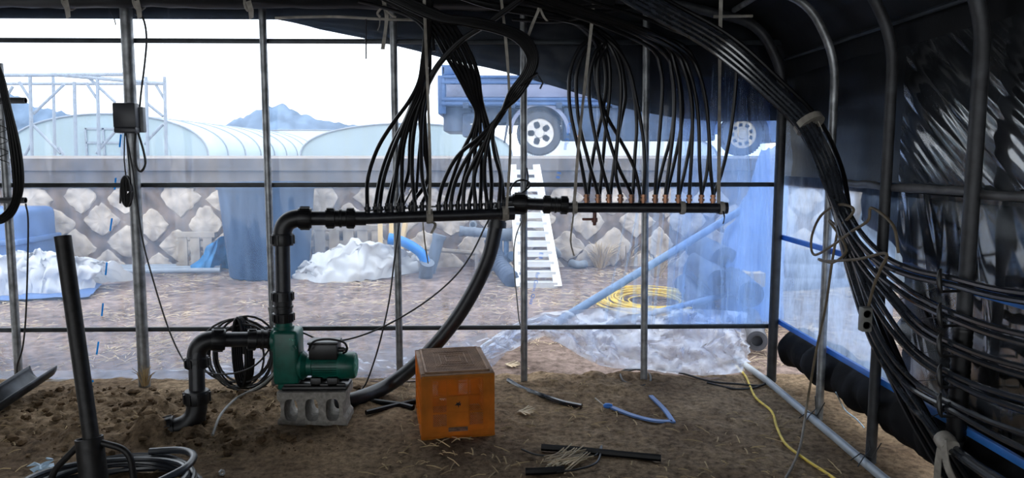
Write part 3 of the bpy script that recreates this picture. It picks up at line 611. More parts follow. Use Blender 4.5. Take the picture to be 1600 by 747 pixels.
# printing along the film edges
def lettering(txt, p, d, up, h, m, parent, name='print_text'):
    cu = bpy.data.curves.new('t', 'FONT'); cu.body = txt; cu.size = h; cu.resolution_u = 2
    o = bpy.data.objects.new('t', cu); COL.objects.link(o); dg = bpy.context.evaluated_depsgraph_get(); dg.update()
    me = o.evaluated_get(dg).to_mesh(); d = Vector(d).normalized(); up = Vector(up).normalized(); b = MB()
    b.add([Vector(p)+d*v.co.x+up*v.co.y for v in me.vertices], [tuple(f.vertices) for f in me.polygons])
    o.evaluated_get(dg).to_mesh_clear(); bpy.data.objects.remove(o)
    return b.build(name, m, parent, smooth=False)
YP = YF-.035
for txt, x0, y0, x1, y1, h in (('for Conv. Class', 890, 178, 876, 262, .036), ('E 8', 871, 268, 868, 282, .034), ('E 8', 843, 394, 841, 410, .034), ('for Conv. Class', 838, 425, 824, 490, .034), ('E 8', 813, 420, 811, 440, .03)):
    a, c = W(x0, y0, YP), W(x1, y1, YP); d = (c-a); d.y = 0; lettering(txt, (a.x, YP, a.z), d, (-d.z, 0, d.x), h, 'ink_blue', wb)
for x, y, x2, y2 in ((197, 136, 195, 160), (189, 210, 187, 230), (181, 278, 179, 296), (175, 341, 172, 361), (167, 410, 165, 430), (161, 474, 159, 494), (154, 534, 151, 554), (145, 594, 146, 608)):
    b = MB(); b.bar(W(x, y, YP), W(x2, y2, YP), .010, .002, 0, (0, 1, 0)); b.build('print_dash', 'dash', wb, smooth=False)

# ------------------------------------------------------------------ SETTING: roof and side wall
def prof(s):                    # section of the roof film: from the side wall up and over; s in 0..1
    P = [(XR+.06, 1.95), (XR+.05, 2.08), (XR-.03, 2.2), (XR-.18, 2.31), (XR-.42, 2.38), (XR-.9, 2.42), (.0, 2.49), (-1.5, 2.54), (-3., 2.54), (-4.7, 2.52)]
    k = s*(len(P)-1); i = min(int(k), len(P)-2); f = k-i; return P[i][0]*(1-f)+P[i+1][0]*f, P[i][1]*(1-f)+P[i+1][1]*f
b = MB(); b.grid(lambda u, v: (lambda q, y: (q[0]+.0, y, q[1]+.02*fbm(q[0]*2, y*1.5, 3)+.012*fbm(q[0]*7, y*5)))(prof(u), -6+10.9*v), 90, 80)
struct(b.build('ceiling', 'roof_film', origin=(0, 0, 2.4), ang=180), 'black plastic film roof of the tunnel')
b = MB(); b.grid(lambda u, v: (xl+(xr+.05-xl)*u, YF+.05, 2.30+.5*v), 40, 4); struct(b.build('wall_gable', 'black_film', origin=(0, YF, 2.3)))
b = MB(); b.grid(lambda u, v: (-4.7, -.6+5.3*u, 2.32*v), 4, 4); struct(b.build('wall_left', 'black_film', origin=(-4.7, 0, 0)))
# side: black outer film above, clear film below
XF = XR+.055
ya, yb = -6., YF+.16
def cre(y, z):                  # creases of the side film: diagonal folds, strongest around the hose clips' post
    a = y*.62-z*.85; k = smooth(3.7, 3.3, y)*smooth(1.2, 1.4, z)*smooth(2.04, 1.95, z)
    return k*(.010*abs(fbm(a*8, (z+y)*.35, 5, 3)) + .0035*abs(fbm(a*24, (z+y)*.8, 8, 2))) + .010*fbm(y*.9, z*1.1, 1, 2)
b = MB(); b.grid(lambda u, v: (XF+.045+.03*fbm(u*12, v*3, 4), ya+(yb-ya)*u, 1.27+.9*v), 90, 24); struct(b.build('wall_right', 'black_film', origin=(XF, 0, 1.3), ang=180), 'black plastic film upper side wall')
b = MB(); b.grid(lambda u, v: (XF+.06+.05*abs(fbm(u*9, v*3, 14))+.03*fbm(u*4, v*6, 3), ya+(3.40+.42*smooth(.65, .8, v)-ya)*u, .05+.3*(1-v)*smooth(2.7, 3.4, ya+(3.4-ya)*u)+1.28*v), 110, 34); struct(b.build('wall_right_flap', 'black_gloss', origin=(XF, 0, 0), ang=180), 'loose glossy black film on the lower side wall')
b = MB(); b.grid(lambda u, v: (XF+.01-cre(.5+2.86*u, 1.31+.72*v), .5+2.86*u, 1.31+.72*v), 360, 80)
wr = struct(b.build('wall_right_film', 'film_crease', origin=(XF, 0, 0), ang=180), 'clear creased film lining the side wall')
b = MB(); b.grid(lambda u, v: (lambda y, z: (XF+.012-.012*abs(fbm(y*3.2-z*.9, z*.8, 5, 3))-.012*fbm(y*1.1, z*1.3, 2, 2), y, z))(.5+2.88*u, .42+.87*v), 240, 60); b.build('lower_panel', 'film_crease', wr)
b = MB(); b.grid(lambda u, v: (XF+.03+.012*fbm(u*14, v*4, 2), 3.40+(yb-3.40)*u, .38+.95*v), 40, 12); b.build('clear_panel', 'film_panel', wr)
# a hazy neighbour tunnel outside, seen through the side film
b = MB(); b.grid(lambda u, v: (4.6+1.5*(1-math.cos(v*PI/2)), 1.+8.4*u, 2.2*math.sin(v*PI/2)), 14, 10); g = b.build('greenhouse', 'side_house'); tag(g, 'white film greenhouse side seen through the hazy side wall', 'greenhouse', 'film greenhouses beyond the wall')

# ------------------------------------------------------------------ shed frame
PG = 'posts of the end wall'
def post(name, p, q, r, m, label, cat='post', group=PG):
    b = MB(); b.tube([p, q], r, 14); return tag(b.build(name, m), label, cat, group)
for x0, y0, x1, y1, r, lab in ((0, 130, 31, 612, .024, 'slim steel post at the end wall holding pipe stubs and a hose loop'), (197, 20, 226, 604, .036, 'thick steel post carrying the black control box'),
        (410, 22, 428, 560, .022, 'slim steel post standing behind the green pump'), (614, 25, 625, 590, .022, 'slim steel post behind the front hoses of the first manifold'),
        (818, 25, 819, 602, .022, 'slim steel post bound to the pipe coupling between both manifolds'), (1010, 40, 1006, 604, .022, 'slim steel post behind the second manifold in the crumpled film')):
    b0 = W(x1, y1, YB); b0.z = -.08; t0 = W(x0, y0, YB); t0 += (t0-b0)*.06; post('steel_post', b0, t0, r, 'post', lab)
RG = 'rails of the end wall'
for z, lab in ((2.155, 'topmost dark horizontal rail across the end wall'), (1.277, 'middle dark horizontal rail across the end wall behind the manifolds'), (.362, 'lowest dark horizontal rail across the end wall behind the pump')):
    b = MB(); b.rbox((xl, YB+.028, z-.014), (XR, YB+.052, z+.014), .004); tag(b.build('wall_rail', 'rail'), lab, 'rail', RG)
def hoop(Y, r, lab, m='post_dark', low=-.08, tilt=0.):
    pts = rounded([(XR, Y, low), (XR, Y, 1.97), (XR-.16, Y, 2.26), (XR-.75, Y, 2.40), (.0, Y, 2.43), (-1.5, Y, 2.47), (-4.5, Y, 2.46)], .14)
    t = thing('hoop_post', lab, 'post', (XR, Y, 0), 0, 'hoop posts of the side wall'); b = MB(); b.tube(pts, r, 14); b.build('tube', m, t); return t
hoop(YB+.0, .03, 'dark corner post where end wall and side wall meet')
hoop(3.93, .022, 'steel hoop post next to the corner in front of the clear side film', 'post')
hoop(3.36, .025, 'steel hoop post behind the hanging grey socket')
hp = hoop(2.74, .028, 'steel hoop post holding the clipped hose pairs')
hoop(1.9, .028, 'steel hoop post', 'post_dark') if False else None
b = MB(); n = 40
z0, z1 = .36, .80
b.lathe((XR, 2.74, z0), (0, 0, 1), [(0, .028)]+[((z1-z0)*k/n, .034+.003*(k % 2)) for k in range(n+1)]+[(z1-z0, .028)], 16); b.build('rubber_sleeve', 'hose', hp)
for x, z, lab in ((1.45, 2.335, 'bare steel purlin running under the roof near the corner'),):
    b = MB(); b.tube([(x, -.5, z), (x, YB-.05, z)], .017, 12); tag(b.build('purlin', 'post'), lab, 'purlin')
b = MB(); b.tube([(XR+.01, -.5, 2.05), (XR+.01, YB, 2.05)], .012, 8); tag(b.build('purlin', 'rail'), 'dark purlin along the shoulder of the side wall', 'purlin')
for z, y1, lab in ((.40, .5, 'lower blue painted rail along the side wall'), (.945, .5, 'upper blue painted rail along the side wall')):
    b = MB(); b.rbox((XR+.024, y1, z-.016), (XR+.044, YB+.05, z+.016), .004); tag(b.build('blue_rail', 'rail_blue'), lab, 'rail', 'blue rails')
b = MB(); pts = [(XR+.03+.01*fbm(k*.3, 2), -.5+k*.1, 1.315+.010*fbm(k*.4, 7)) for k in range(46)]; b.tube(pts, [.018+.005*fbm(k*.5, 1) for k in range(46)], 12); tag(b.build('rolled_film', 'dull_roll'), 'pale rolled film edge running along the side wall at mid height', 'film roll')
b = MB(); pts = [(XR+.13+.02*fbm(k*.25, 5), -.5+k*.03, .26+.02*fbm(k*.1, 7)) for k in range(170)]
vs = MB().tube(pts, [.115+.02*fbm(k*.12, 1)+.014*abs(fbm(k*.45, 6)) for k in range(170)], 28)
for v in vs.v: v.x += .02*fbm(v.y*6, v.z*5, 4); v.z += .02*fbm(v.y*8, v.x*5, 2)-.04*max(0, .24-v.z)
tag(vs.build('rolled_cover', 'cover', ang=180), 'bulging roll of black film slung under the lower blue rail', 'film roll')
b = MB(); b.tube([G(1150, 560, .03), G(1200, 596, .03)]+[G(1380, 747, .03)]+[G(1500, 840, .03)], .021, 12); tag(b.build('ground_pipe', 'white_pipe'), 'pale grey pipe lying along the foot of the side wall', 'pipe')
for p, q, lab in (((1165, 575), (1350, 715), 0),):
    pass
for x, y, lab in ((1268, 655, 'thin wire tied round the ground pipe at the first hoop post'), (1352, 722, 'thin wire tied round the ground pipe at the second hoop post')):
    c = G(x, y, .03); b = MB(); b.tube([c+Vector((-.06, -.05, -.0)), c+Vector((-.02, -.02, .03)), c+Vector((.03, .02, .05)), c+Vector((.04, .06, .11))], .003, 5); b.tube([c+Vector((-.06, .02, -.0)), c+Vector((-.01, .03, .03)), c+Vector((.03, .0, .02)), c+Vector((.06, -.02, .10))], .003, 5); tag(b.build('tie_wire', 'wire'), lab, 'wire')
# outside black cover hanging over the gable, its lower edge slanting down
edge = [(330, 8), (395, 22), (450, 33), (500, 45), (560, 57), (620, 71), (700, 91), (760, 105), (830, 123), (880, 139), (940, 158), (1000, 174), (1060, 184), (1130, 190), (1215, 188), (1290, 200)]
def ed(u):
    k = u*(len(edge)-1); i = min(int(k), len(edge)-2); f = k-i; return edge[i][0]*(1-f)+edge[i+1][0]*f, edge[i][1]*(1-f)+edge[i+1][1]*f
def fe(u, v):
    x, y = ed(u); p = W(x, y, YF+.10); z = p.z+(2.62-p.z)*v; s = .03*abs(fbm(u*7, z*2.2, 6))+.02*fbm(u*3+z, z*5, 9)
    return (p.x+.02*fbm(u*11, z*3), p.y+.02+s+(.025*math.sin(min(1, v*8)*PI) if v < .125 else 0), z)
b = MB(); b.grid(fe, 130, 34); tag(b.build('shade_cover', 'black_film', ang=180), 'black plastic cover hanging over the gable with a slanting lower edge', 'cover')
# roll of black film under the roof along the gable, with tie bands
t = thing('film_bundle', 'black film rolled up under the roof along the end wall', 'film roll', (-1.7, 4.45, 2.31))
b = MB(); pts = [Vector((-4.6+.1*k, 4.48, 2.385+.012*fbm(k*.12, 3))) for k in range(54)]
b.tube(pts, [.075+.012*fbm(k*.4, 8) for k in range(54)], 18)
for v in b.v: v.z += .008*fbm(v.x*4, v.y*30, v.z*30); v.y += .008*fbm(v.x*5, v.z*40, 2)
b.build('roll', 'black_film', t)
for x in (-2.45, -2.05, -1.42):
    b = MB(); b.tube([(x+.02*math.sin(a*.4), 4.48+.086*math.cos(a*PI/8), 2.385+.086*math.sin(a*PI/8)) for a in range(17)], .008, 6)
    p = Vector((x, 4.39, 2.33)); b.add([p, p+Vector((.03, 0, .01)), p+Vector((.05, -.02, -.05)), p+Vector((.02, -.02, -.055)), p+Vector((.045, -.01, -.09)), p+Vector((.02, -.01, -.1))], [(0, 1, 2, 3), (3, 2, 4, 5)]); b.build('tie_band', 'tape', t)
b = MB(); b.tube(spline(PX([(430, 28, 4.4), (520, 26, 4.4), (600, 30, 4.4), (700, 32, 4.4)])), .008, 8); tag(b.build('pale_conduit', 'tape'), 'thin pale conduit stretched under the roof roll', 'conduit')
b = MB(); b.tube(PX([(1115, 26, 4.5), (1176, 25, 4.5)]), .009, 8); tag(b.build('pale_conduit', 'tape'), 'short pale rod under the roof near the corner', 'conduit')
# ------------------------------------------------------------------ water pipes and pump
def coupling(c, d, r, L, m='coupling'):           # ribbed compression coupling
    b = MB(); c = Vector(c); d = Vector(d).normalized(); s = c-d*(L/2)
    b.lathe(s, d, [(0, r*1.02), (0, r*1.28), (L*.06, r*1.34), (L*.30, r*1.42), (L*.32, r*1.22), (L*.45, r*1.22), (L*.46, r*1.36), (L*.54, r*1.36), (L*.55, r*1.22), (L*.68, r*1.22), (L*.70, r*1.42), (L*.94, r*1.34), (L, r*1.28), (L, r*1.02)], 24)
    u = d.orthogonal().normalized(); w = d.cross(u)
    for k in range(12):
        e = u*math.cos(k*PI/6)+w*math.sin(k*PI/6)
        for f in (.16, .84): p = c+d*(L*(f-.5))+e*r*1.40; b.bar(p-d*L*.12, p+d*L*.12, .007, .009, 0, e)
    return b
def nut(c, d, r, L):
    b = MB(); c = Vector(c); d = Vector(d).normalized(); s = c-d*(L/2)
    b.lathe(s, d, [(0, r), (0, r*1.26), (L*.2, r*1.32), (L*.8, r*1.32), (L, r*1.22), (L, r)], 24); u = d.orthogonal().normalized(); w = d.cross(u)
    for k in range(10): e = u*math.cos(k*PI/5)+w*math.sin(k*PI/5); p = c+e*r*1.33; b.bar(p-d*L*.36, p+d*L*.36, .009, .012, 0, e)
    return b
YPU = 4.0
PR = .040
# suction pipe: out of the soil, up, over to the pump
base = W(309, 655, 3.80)
sp = thing('suction_pipe', 'dark plastic pipe rising from the soil and bending over to the pump', 'pipe', (base.x, 3.82, 0))
e1 = W(306, 531, 3.86); e2 = W(428, 530, YPU); lowc = W(309, 650, 3.80); lowc.z = .075
b = MB(); b.tube(rounded([lowc, e1, e2], .11, 8), PR, 20); b.build('pipe', 'pipe', sp)
b = MB(); b.tube(rounded([e1+Vector((0, 0, -.13)), e1, e1.lerp(e2, .26)], .10, 10), PR*1.22, 22); b.build('elbow', 'coupling', sp)
nut(e1+Vector((0, 0, -.12)), (0, 0, 1), PR*1.1, .06).build('elbow_nut', 'coupling', sp)
nut(e1.lerp(e2, .28), e2-e1, PR*1.12, .07).build('elbow_nut', 'coupling', sp)
coupling(e1.lerp(e2, .84), e2-e1, PR, .15).build('coupling', 'coupling', sp)
b = MB(); b.tube(rounded([lowc+Vector((0, 0, .12)), lowc+Vector((0, -.01, 0)), lowc+Vector((-.21, -.06, -.055))], .09, 10), PR*1.3, 22); b.build('foot_elbow', 'coupling', sp)
nut(lowc+Vector((0, 0, .13)), (0, 0, 1), PR*1.2, .07).build('elbow_nut', 'coupling', sp)
nut(lowc+Vector((-.13, -.035, -.028)), (-1, -.2, -.25), PR*1.2, .06).build('elbow_nut', 'coupling', sp)
# cement block under the pump: three cores through it
xa, xb = W(433, 640, 3.90).x, W(541, 640, 3.90).x; BZ = .19; y0, y1 = 3.90, 4.10
cu = bpy.data.curves.new('blk', 'CURVE'); cu.dimensions = '2D'; cu.fill_mode = 'BOTH'; cu.extrude = .5*(y1-y0)
def poly(pts):
    s = cu.splines.new('POLY'); s.points.add(len(pts)-1); s.use_cyclic_u = True
    for k, p in enumerate(pts): s.points[k].co = (p[0], p[1], 0, 1)
Wb = xb-xa
def notch(x, s): return [(x-s*.0, .035), (x-s*.016, .055), (x-s*.02, BZ*.5), (x-s*.016, BZ-.055), (x, BZ-.035)]
poly([(0, 0), (Wb, 0)]+notch(Wb, 1)+[(Wb, BZ), (0, BZ)]+notch(0, -1)[::-1])
for k in range(3):
    cx = Wb*(.20+.30*k); pts = [(cx+.036*(abs(math.cos(a))**.6)*(1 if math.cos(a) > 0 else -1), BZ*.48+.062*(abs(math.sin(a))**.7)*(1 if math.sin(a) > 0 else -1)) for a in [2*PI*j/20 for j in range(20)]]; poly(pts)
ob = bpy.data.objects.new('blk', cu); COL.objects.link(ob); dg = bpy.context.evaluated_depsgraph_get(); me = ob.evaluated_get(dg).to_mesh()
b = MB(); b.add([(xa+v.co.x, (y0+y1)/2+v.co.z, v.co.y+.002) for v in me.vertices], [tuple(f.vertices) for f in me.polygons]); ob.evaluated_get(dg).to_mesh_clear(); bpy.data.objects.remove(ob)
tag(b.build('cement_block', 'block', ang=30), 'grey cement block with three cores carrying the pump', 'block')
# pump
BZ += .002
pm = thing('water_pump', 'green electric water pump on a black base plate standing on the cement block', 'pump', ((xa+xb)/2, YPU, BZ))
b = MB(); b.rbox((xa+.02, 3.925, BZ), (xb+.0, 4.085, BZ+.022), .006)
for yy in (3.94, 4.06): b.rbox((xa+.03, yy-.012, BZ+.02), (xb-.01, yy+.012, BZ+.038), .004)
b.build('base_plate', 'black', pm)
v0, v1 = W(431, 560, YPU).x, W(474, 560, YPU).x; zt = W(450, 513, YPU).z; zb = BZ+.03
b = MB(); b.rbox((v0, YPU-.075, zb), (v1-.01, YPU+.075, zt), .022, 0, 3); b.rbox((v0+.02, YPU-.06, zb-.03), (v1-.03, YPU+.06, zb+.04), .012); vol = b.build('casing', 'green', pm)
b = MB(); b.lathe((W(443, 500, YPU).x, YPU, zt-.005), (0, 0, 1), [(0, .055), (.02, .055), (.02, .046), (.05, .046)], 24); b.build('outlet_flange', 'green', pm)
b = MB(); b.lathe((v0+.012, YPU, W(430, 531, YPU).z), (-1, 0, 0), [(0, .07), (.022, .068), (.022, .05), (.05, .05)], 24); b.build('inlet_flange', 'green', pm)
b = MB(); b.lathe((v1-.03, YPU-.074, zt-.09), (0, -1, 0), [(0, .016), (.012, .016), (.012, .011), (.02, .011)], 6); b.build('priming_plug', 'green', vol)
b = MB(); zz = zt-.047
for k in range(5): b.box((v1-.052+k*.008, YPU-.0785, zz+.004*math.sin(k*2)), (v1-.047+k*.008, YPU-.0745, zz+.006+.003*math.cos(k)))
b.build('cast_mark', 'grille', vol, smooth=False)
mc = Vector((v1-.02, YPU, W(510, 571, YPU).z)); mx = W(556, 570, YPU).x; ML = mx-mc.x
b = MB(); b.lathe(mc, (1, 0, 0), [(0, .075), (.02, .08), (.045, .055), (.07, .055), (.075, .068)], 28); b.build('lantern', 'green', pm)
b = MB(); b.lathe(mc, (1, 0, 0), [(.07, .05), (.07, .060), (ML*.72, .060), (ML*.72, .05)], 28)
for k in range(30):
    a = 2*PI*k/30; e = Vector((0, math.cos(a), math.sin(a))); p = mc+e*.064; b.bar(p+Vector((.08, 0, 0)), p+Vector((ML*.72, 0, 0)), .005, .014, 0, e)
b.build('motor_body', 'green', pm)
b = MB(); b.lathe(mc, (1, 0, 0), [(ML*.70, .05), (ML*.70, .072), (ML*.74, .075), (ML*.97, .073), (ML, .066), (ML, .060)], 32); fc = b.build('fan_cover', 'green', pm)
b = MB(); e0 = mc+Vector((ML+.001, 0, 0))
for r in (.018, .028, .038, .048, .057): b.tube([e0+Vector((0, r*math.cos(a*PI/12), r*math.sin(a*PI/12))) for a in range(25)], .0028, 6, cap=False)
for k in range(8): a = k*PI/4+.2; b.bar(e0+Vector((0, .012*math.cos(a), .012*math.sin(a))), e0+Vector((0, .062*math.cos(a), .062*math.sin(a))), .008, .005, 0, (1, 0, 0))
b.lathe(e0-Vector((.002, 0, 0)), (1, 0, 0), [(0, .001), (.005, .001), (.005, .013), (0, .013)], 12); b.build('grille', 'grille', fc)
b = MB(); b.lathe(e0-Vector((.008, 0, 0)), (1, 0, 0), [(0, .001), (0, .064)], 24); b.build('fan_backing', 'black', fc)
q0, q1 = W(484, 560, YPU-.03), W(528, 534, YPU-.03); b = MB(); b.rbox((q0.x, YPU-.055, mc.z+.045), (q1.x, YPU+.055, q1.z-.01), .006); b.rbox((q0.x-.005, YPU-.06, q1.z-.012), (q1.x+.005, YPU+.06, q1.z+.004), .005); tb = b.build('terminal_box', 'black', pm)
b = MB(); b.lathe((q1.x, YPU-.02, q1.z-.045), (1, 0, 0), [(0, .014), (.03, .014), (.03, .009), (.045, .009)], 12); b.build('cable_gland', 'black', tb)
for x in (mc.x+.1, mc.x+.19):
    for yy in (-.05, .05): b = MB(); b.rbox((x-.03, YPU+yy-.022, BZ+.02), (x+.03, YPU+yy+.022, mc.z-.05), .006); b.build('foot', 'black', pm)
# discharge pipe up to the first manifold
m0, m1 = W(572, 341, 4.10), W(806, 333, 4.22)
dp = thing('discharge_pipe', 'dark plastic pipe rising from the pump and bending over to the first manifold', 'pipe', (W(443, 500, YPU).x, YPU, zt))
u0 = Vector((W(443, 500, YPU).x, YPU, zt+.02)); u1 = W(444, 341, YPU+.02); u1.x = u0.x+.004; u2 = m0
b = MB(); b.tube(rounded([u0, u1, u2], .11, 8), PR, 20); b.build('pipe', 'pipe', dp)
b = MB(); b.tube(rounded([u1+Vector((0, 0, -.13)), u1, u1.lerp(u2, .25)], .10, 10), PR*1.22, 22); b.build('elbow', 'coupling', dp)
nut(u1+Vector((0, 0, -.115)), (0, 0, 1), PR*1.1, .065).build('elbow_nut', 'coupling', dp)
nut(u1.lerp(u2, .27), u2-u1, PR*1.1, .07).build('elbow_nut', 'coupling', dp)
coupling(u0+Vector((0, 0, .10)), (0, 0, 1), PR, .17).build('coupling', 'coupling', dp)
coupling(W(532, 341, 4.08), u2-u1, PR*.95, .16).build('coupling', 'coupling', dp)
# manifolds
F1 = [575, 594.5, 612, 630, 649, 669.5, 686, 705, 724, 743, 761, 780]; B1 = [586, 604, 622, 641.6, 659, 696, 715, 733, 750.5, 767, 787]
F2 = [916, 934, 951, 969, 986, 1005, 1023, 1039, 1059, 1076, 1095, 1113]
mf = thing('manifold', 'black manifold pipe fed by the pump under the first hose rows', 'manifold', m0)
dm = (m1-m0).normalized(); b = MB(); b.lathe(m0-dm*.01, dm, [(0, .02), (0, .033), ((m1-m0).length-.085, .033), ((m1-m0).length-.085, .039), ((m1-m0).length, .039), ((m1-m0).length, .02)], 20); b.build('pipe', 'pipe', mf)
def on(p, q, x):          # point of the segment p-q that shows at photo column x
    lo, hi = 0., 1.
    for _ in range(30):
        t = (lo+hi)/2; v = CROT.transposed() @ (p.lerp(q, t)-EYE); c = 800+FPX*v.x/-v.z
        if c < x: lo = t
        else: hi = t
    return p.lerp(q, (lo+hi)/2)
C1 = [on(m0-dm*.05, m1, x)+Vector((0, -.014, .030)) for x in F1]; D1 = [on(m0-dm*.05, m1, x)+Vector((0, .024, .028)) for x in B1]
for p in C1+D1: b = MB(); b.lathe(p, (0, 0, 1), [(0, .014), (.018, .014), (.018, .018), (.034, .018), (.034, .012), (.05, .0115)], 10); b.build('connector', 'coupling', mf)
for x in (671, 789): p = on(m0, m1, x); b = MB(); b.lathe(p-dm*.018, dm, [(0, .034), (0, .041), (.012, .043), (.036, .041), (.036, .034)], 16); b.build('binding', 'tape', mf)
b = MB(); b.tube([W(574, 329, 4.17), W(640, 325, 4.19), W(800, 316, 4.26)], .006, 6); b.build('support_rod', 'post', mf)
n0, n1 = W(886, 324, 4.36), W(1136, 325, 4.36)
mg = thing('manifold', 'black manifold pipe with brass connectors hanging under the hoses near the corner', 'manifold', n0)
dn = (n1-n0).normalized(); LN = (n1-n0).length; b = MB(); b.lathe(n0, dn, [(0, .02), (0, .031), (LN-.06, .031), (LN-.06, .035), (LN, .035), (LN, .02)], 20); b.build('pipe', 'pipe', mg)
C2 = [on(n0, n1, x)+Vector((0, -.008, .028)) for x in F2]
for p in C2:
    b = MB(); b.lathe(p, (0, 0, 1), [(0, .013), (.012, .013), (.012, .019), (.028, .019), (.028, .012), (.034, .012), (.034, .017), (.05, .017), (.05, .0115)], 8); b.build('connector', 'brass', mg)
tp = on(n0, n1, 929)+Vector((0, -.01, -.03)); b = MB(); b.lathe(tp, (0, 0, -1), [(0, .012), (.03, .012), (.03, .018), (.055, .018), (.055, .012), (.075, .010)], 10); tv = b.build('drain_tap', 'tap', mg)
b = MB(); b.rbox((tp.x-.075, tp.y-.02, tp.z-.045), (tp.x-.005, tp.y-.004, tp.z-.03), .004); b.build('tap_handle', 'tap', tv)
for x in (898, 1066, 1127): p = on(n0, n1, x); b = MB(); b.lathe(p-dn*.014, dn, [(0, .032), (0, .038), (.01, .04), (.028, .038), (.028, .032)], 16); b.build('binding', 'tape', mg)
# thick feed hose: off the ground, up behind the first manifold, across to the second
fh = thing('feed_hose', 'thick black hose curving from the ground up to the joint between the manifolds', 'hose', G(565, 628))
pts = spline([G(520, 630, .05), G(560, 622, .05), W(610, 600, 4.42), W(660, 560, 4.42), W(708, 505, 4.40), W(742, 450, 4.38), W(764, 400, 4.36), W(775, 352, 4.35)], 8)
b = MB(); b.tube(pts, .043, 18); b.build('hose', 'pipe', fh)
ee = W(779, 317, 4.36); ef = W(886, 321, 4.36)
b = MB(); b.lathe(W(776, 356, 4.35), ee-W(776, 356, 4.35), [(0, .044), (0, .056), (.035, .056), (.035, .05), (.1, .05)], 20); b.build('collar', 'coupling', fh)
b = MB(); b.tube(rounded([W(776, 350, 4.35), ee, W(815, 318, 4.36)], .09, 8), .048, 20); b.build('elbow', 'coupling', fh)
b = MB(); b.tube([W(806, 318, 4.36), ef], .036, 18); b.build('pipe', 'pipe', fh)
nut(W(812, 318, 4.36), ef-ee, .044, .09).build('elbow_nut', 'coupling', fh)
coupling(W(868, 320, 4.36), ef-ee, .036, .15).build('coupling', 'coupling', fh)
b = MB(); c = W(819, 320, 4.40)
for k in range(5): b.tube([c+Vector((.05*math.cos(a*PI/8)+.004*k, .035+.075*math.sin(a*PI/8), -.03+.015*k+.01*math.sin(a+k))) for a in range(17)], .004, 5)
for k in range(2): b.tube(spline([c+Vector((.0, -.04, -.02)), c+Vector((-.01+.02*k, -.05, -.07)), c+Vector((.0, -.04, -.10-.03*k))]), .005, 5)
tag(b.build('post_binding', 'tape'), 'pale string binding the coupling to the post between manifolds', 'string')
# ------------------------------------------------------------------ hoses on the manifolds
HR = .0112
def hose(pts, label, group, r=HR, m='hose'):
    o = MB().tube(spline(pts, 6), r, 8).build('drip_hose', m); return tag(o, label, 'hose', group)
G1, G2, G3 = 'hoses on the first manifold', 'hoses on the second manifold', 'hoses bundled along the side wall'
def jit(s): return random.uniform(-s, s)
# first manifold, pump-side half: the hoses gather near (660,150); most go straight up, some lean over
def first(p, L, label): hose([p, p+Vector((0, 0, .04))]+PX(L), label, G1)
UP = lambda k: [(661+k*2.2, 128, 4.05), (667+k*2.2, 92, 4.02), (671+k*2, 45, 3.98), (674+k*2, -18, 3.9)]
OV = lambda k: [(672+k*2.4, 122, 4.02), (692+k*2.4, 92, 4.0), (722+k*3, 62, 3.97), (762+k*3, 36, 3.94), (830+k*4, -14, 3.9)]
FA = [[(575, 278), (590, 232), (613, 194), (638, 160)], [(600, 278), (615, 232), (630, 198), (646, 160)], [(618, 278), (625, 232), (638, 186), (652, 153)],
      [(628, 278), (630, 232), (641, 186), (656, 153)], [(644, 270), (645, 222), (651, 182), (661, 150)], [(660, 278), (658, 222), (660, 178), (666, 148)]]
for i, L in enumerate(FA): first(C1[i], [(x, y, 4.16-.0006*(290-y)) for x, y in L]+(UP(i-3) if i < 4 else OV(i-4.5)), f'black hose {ORD[i]} from the pump end in the front row of the first manifold')
FB = [[(596, 270), (613, 225), (632, 190), (645, 158)], [(618, 270), (632, 220), (642, 185), (652, 155)], [(638, 270), (641, 220), (646, 186), (656, 152)], [(668, 280), (662, 230), (656, 186), (658, 152)], [(671, 290), (668, 250), (664, 190), (664, 150)]]
for i, L in enumerate(FB): first(D1[i], [(x, y, 4.22-.0006*(290-y)) for x, y in L]+([(x, y, Y+.04) for x, y, Y in (UP(i-1.5) if i < 3 else OV(i-3))]), f'black hose {ORD[i]} from the pump end in the rear row of the first manifold')
# far half, front row: gather on the slant to (826,115), loop over towards the roof
LP = lambda k: [(803+k*2.5, 148+k*1.5, 4.03), (825+k*2.6, 116+k*.8, 3.99), (832+k*2.8, 90, 3.97), (818+k*3.4, 63-k, 3.95), (788+k*3, 47-k*1.5, 3.93), (735+k*4, 34-k*1.5, 3.9), (684+k*4, 26-k, 3.88), (610+k*6, -8, 3.85)]
FC = [[(693, 285), (715, 244), (752, 212), (782, 178)], [(711, 285), (729, 248), (757, 212), (785, 176)], [(727, 285), (738, 258), (761, 216), (788, 174)],
      [(741, 276), (752, 240), (768, 198), (790, 170)], [(757, 276), (759, 240), (770, 198), (792, 166)], [(782, 276), (773, 240), (770, 206), (781, 178)]]
for i, L in enumerate(FC): first(C1[6+i], [(x, y, 4.17-.0006*(290-y)) for x, y in L]+LP(i-2.5), f'black hose {ORD[i]} of the front hoses on the far half of the first manifold')
CC = [[(706, 282), (722, 238), (738, 205), (744, 175)], [(724, 282), (735, 240), (742, 205), (747, 178)], [(740, 282), (742, 240), (744, 208), (748, 178)],
      [(752, 282), (752, 238), (750, 200), (749, 172)], [(768, 282), (764, 238), (758, 200), (752, 172)], [(784, 282), (774, 232), (763, 196), (755, 168)]]
for i, L in enumerate(CC):
    k = i-2.5; dwn = [(741+k*4, 148, 4.14), (730+k*6.5, 115, 4.1), (714+k*8, 82, 4.06), (697+k*8, 52, 4.02), (676+k*8, 28-k, 3.98), (636+k*9, 6, 3.94), (590+k*8, -16, 3.9)]
    first(D1[5+i], [(x, y, 4.23-.0005*(290-y)) for x, y in L]+dwn, f'black hose {ORD[i]} of the rear hoses on the far half of the first manifold')
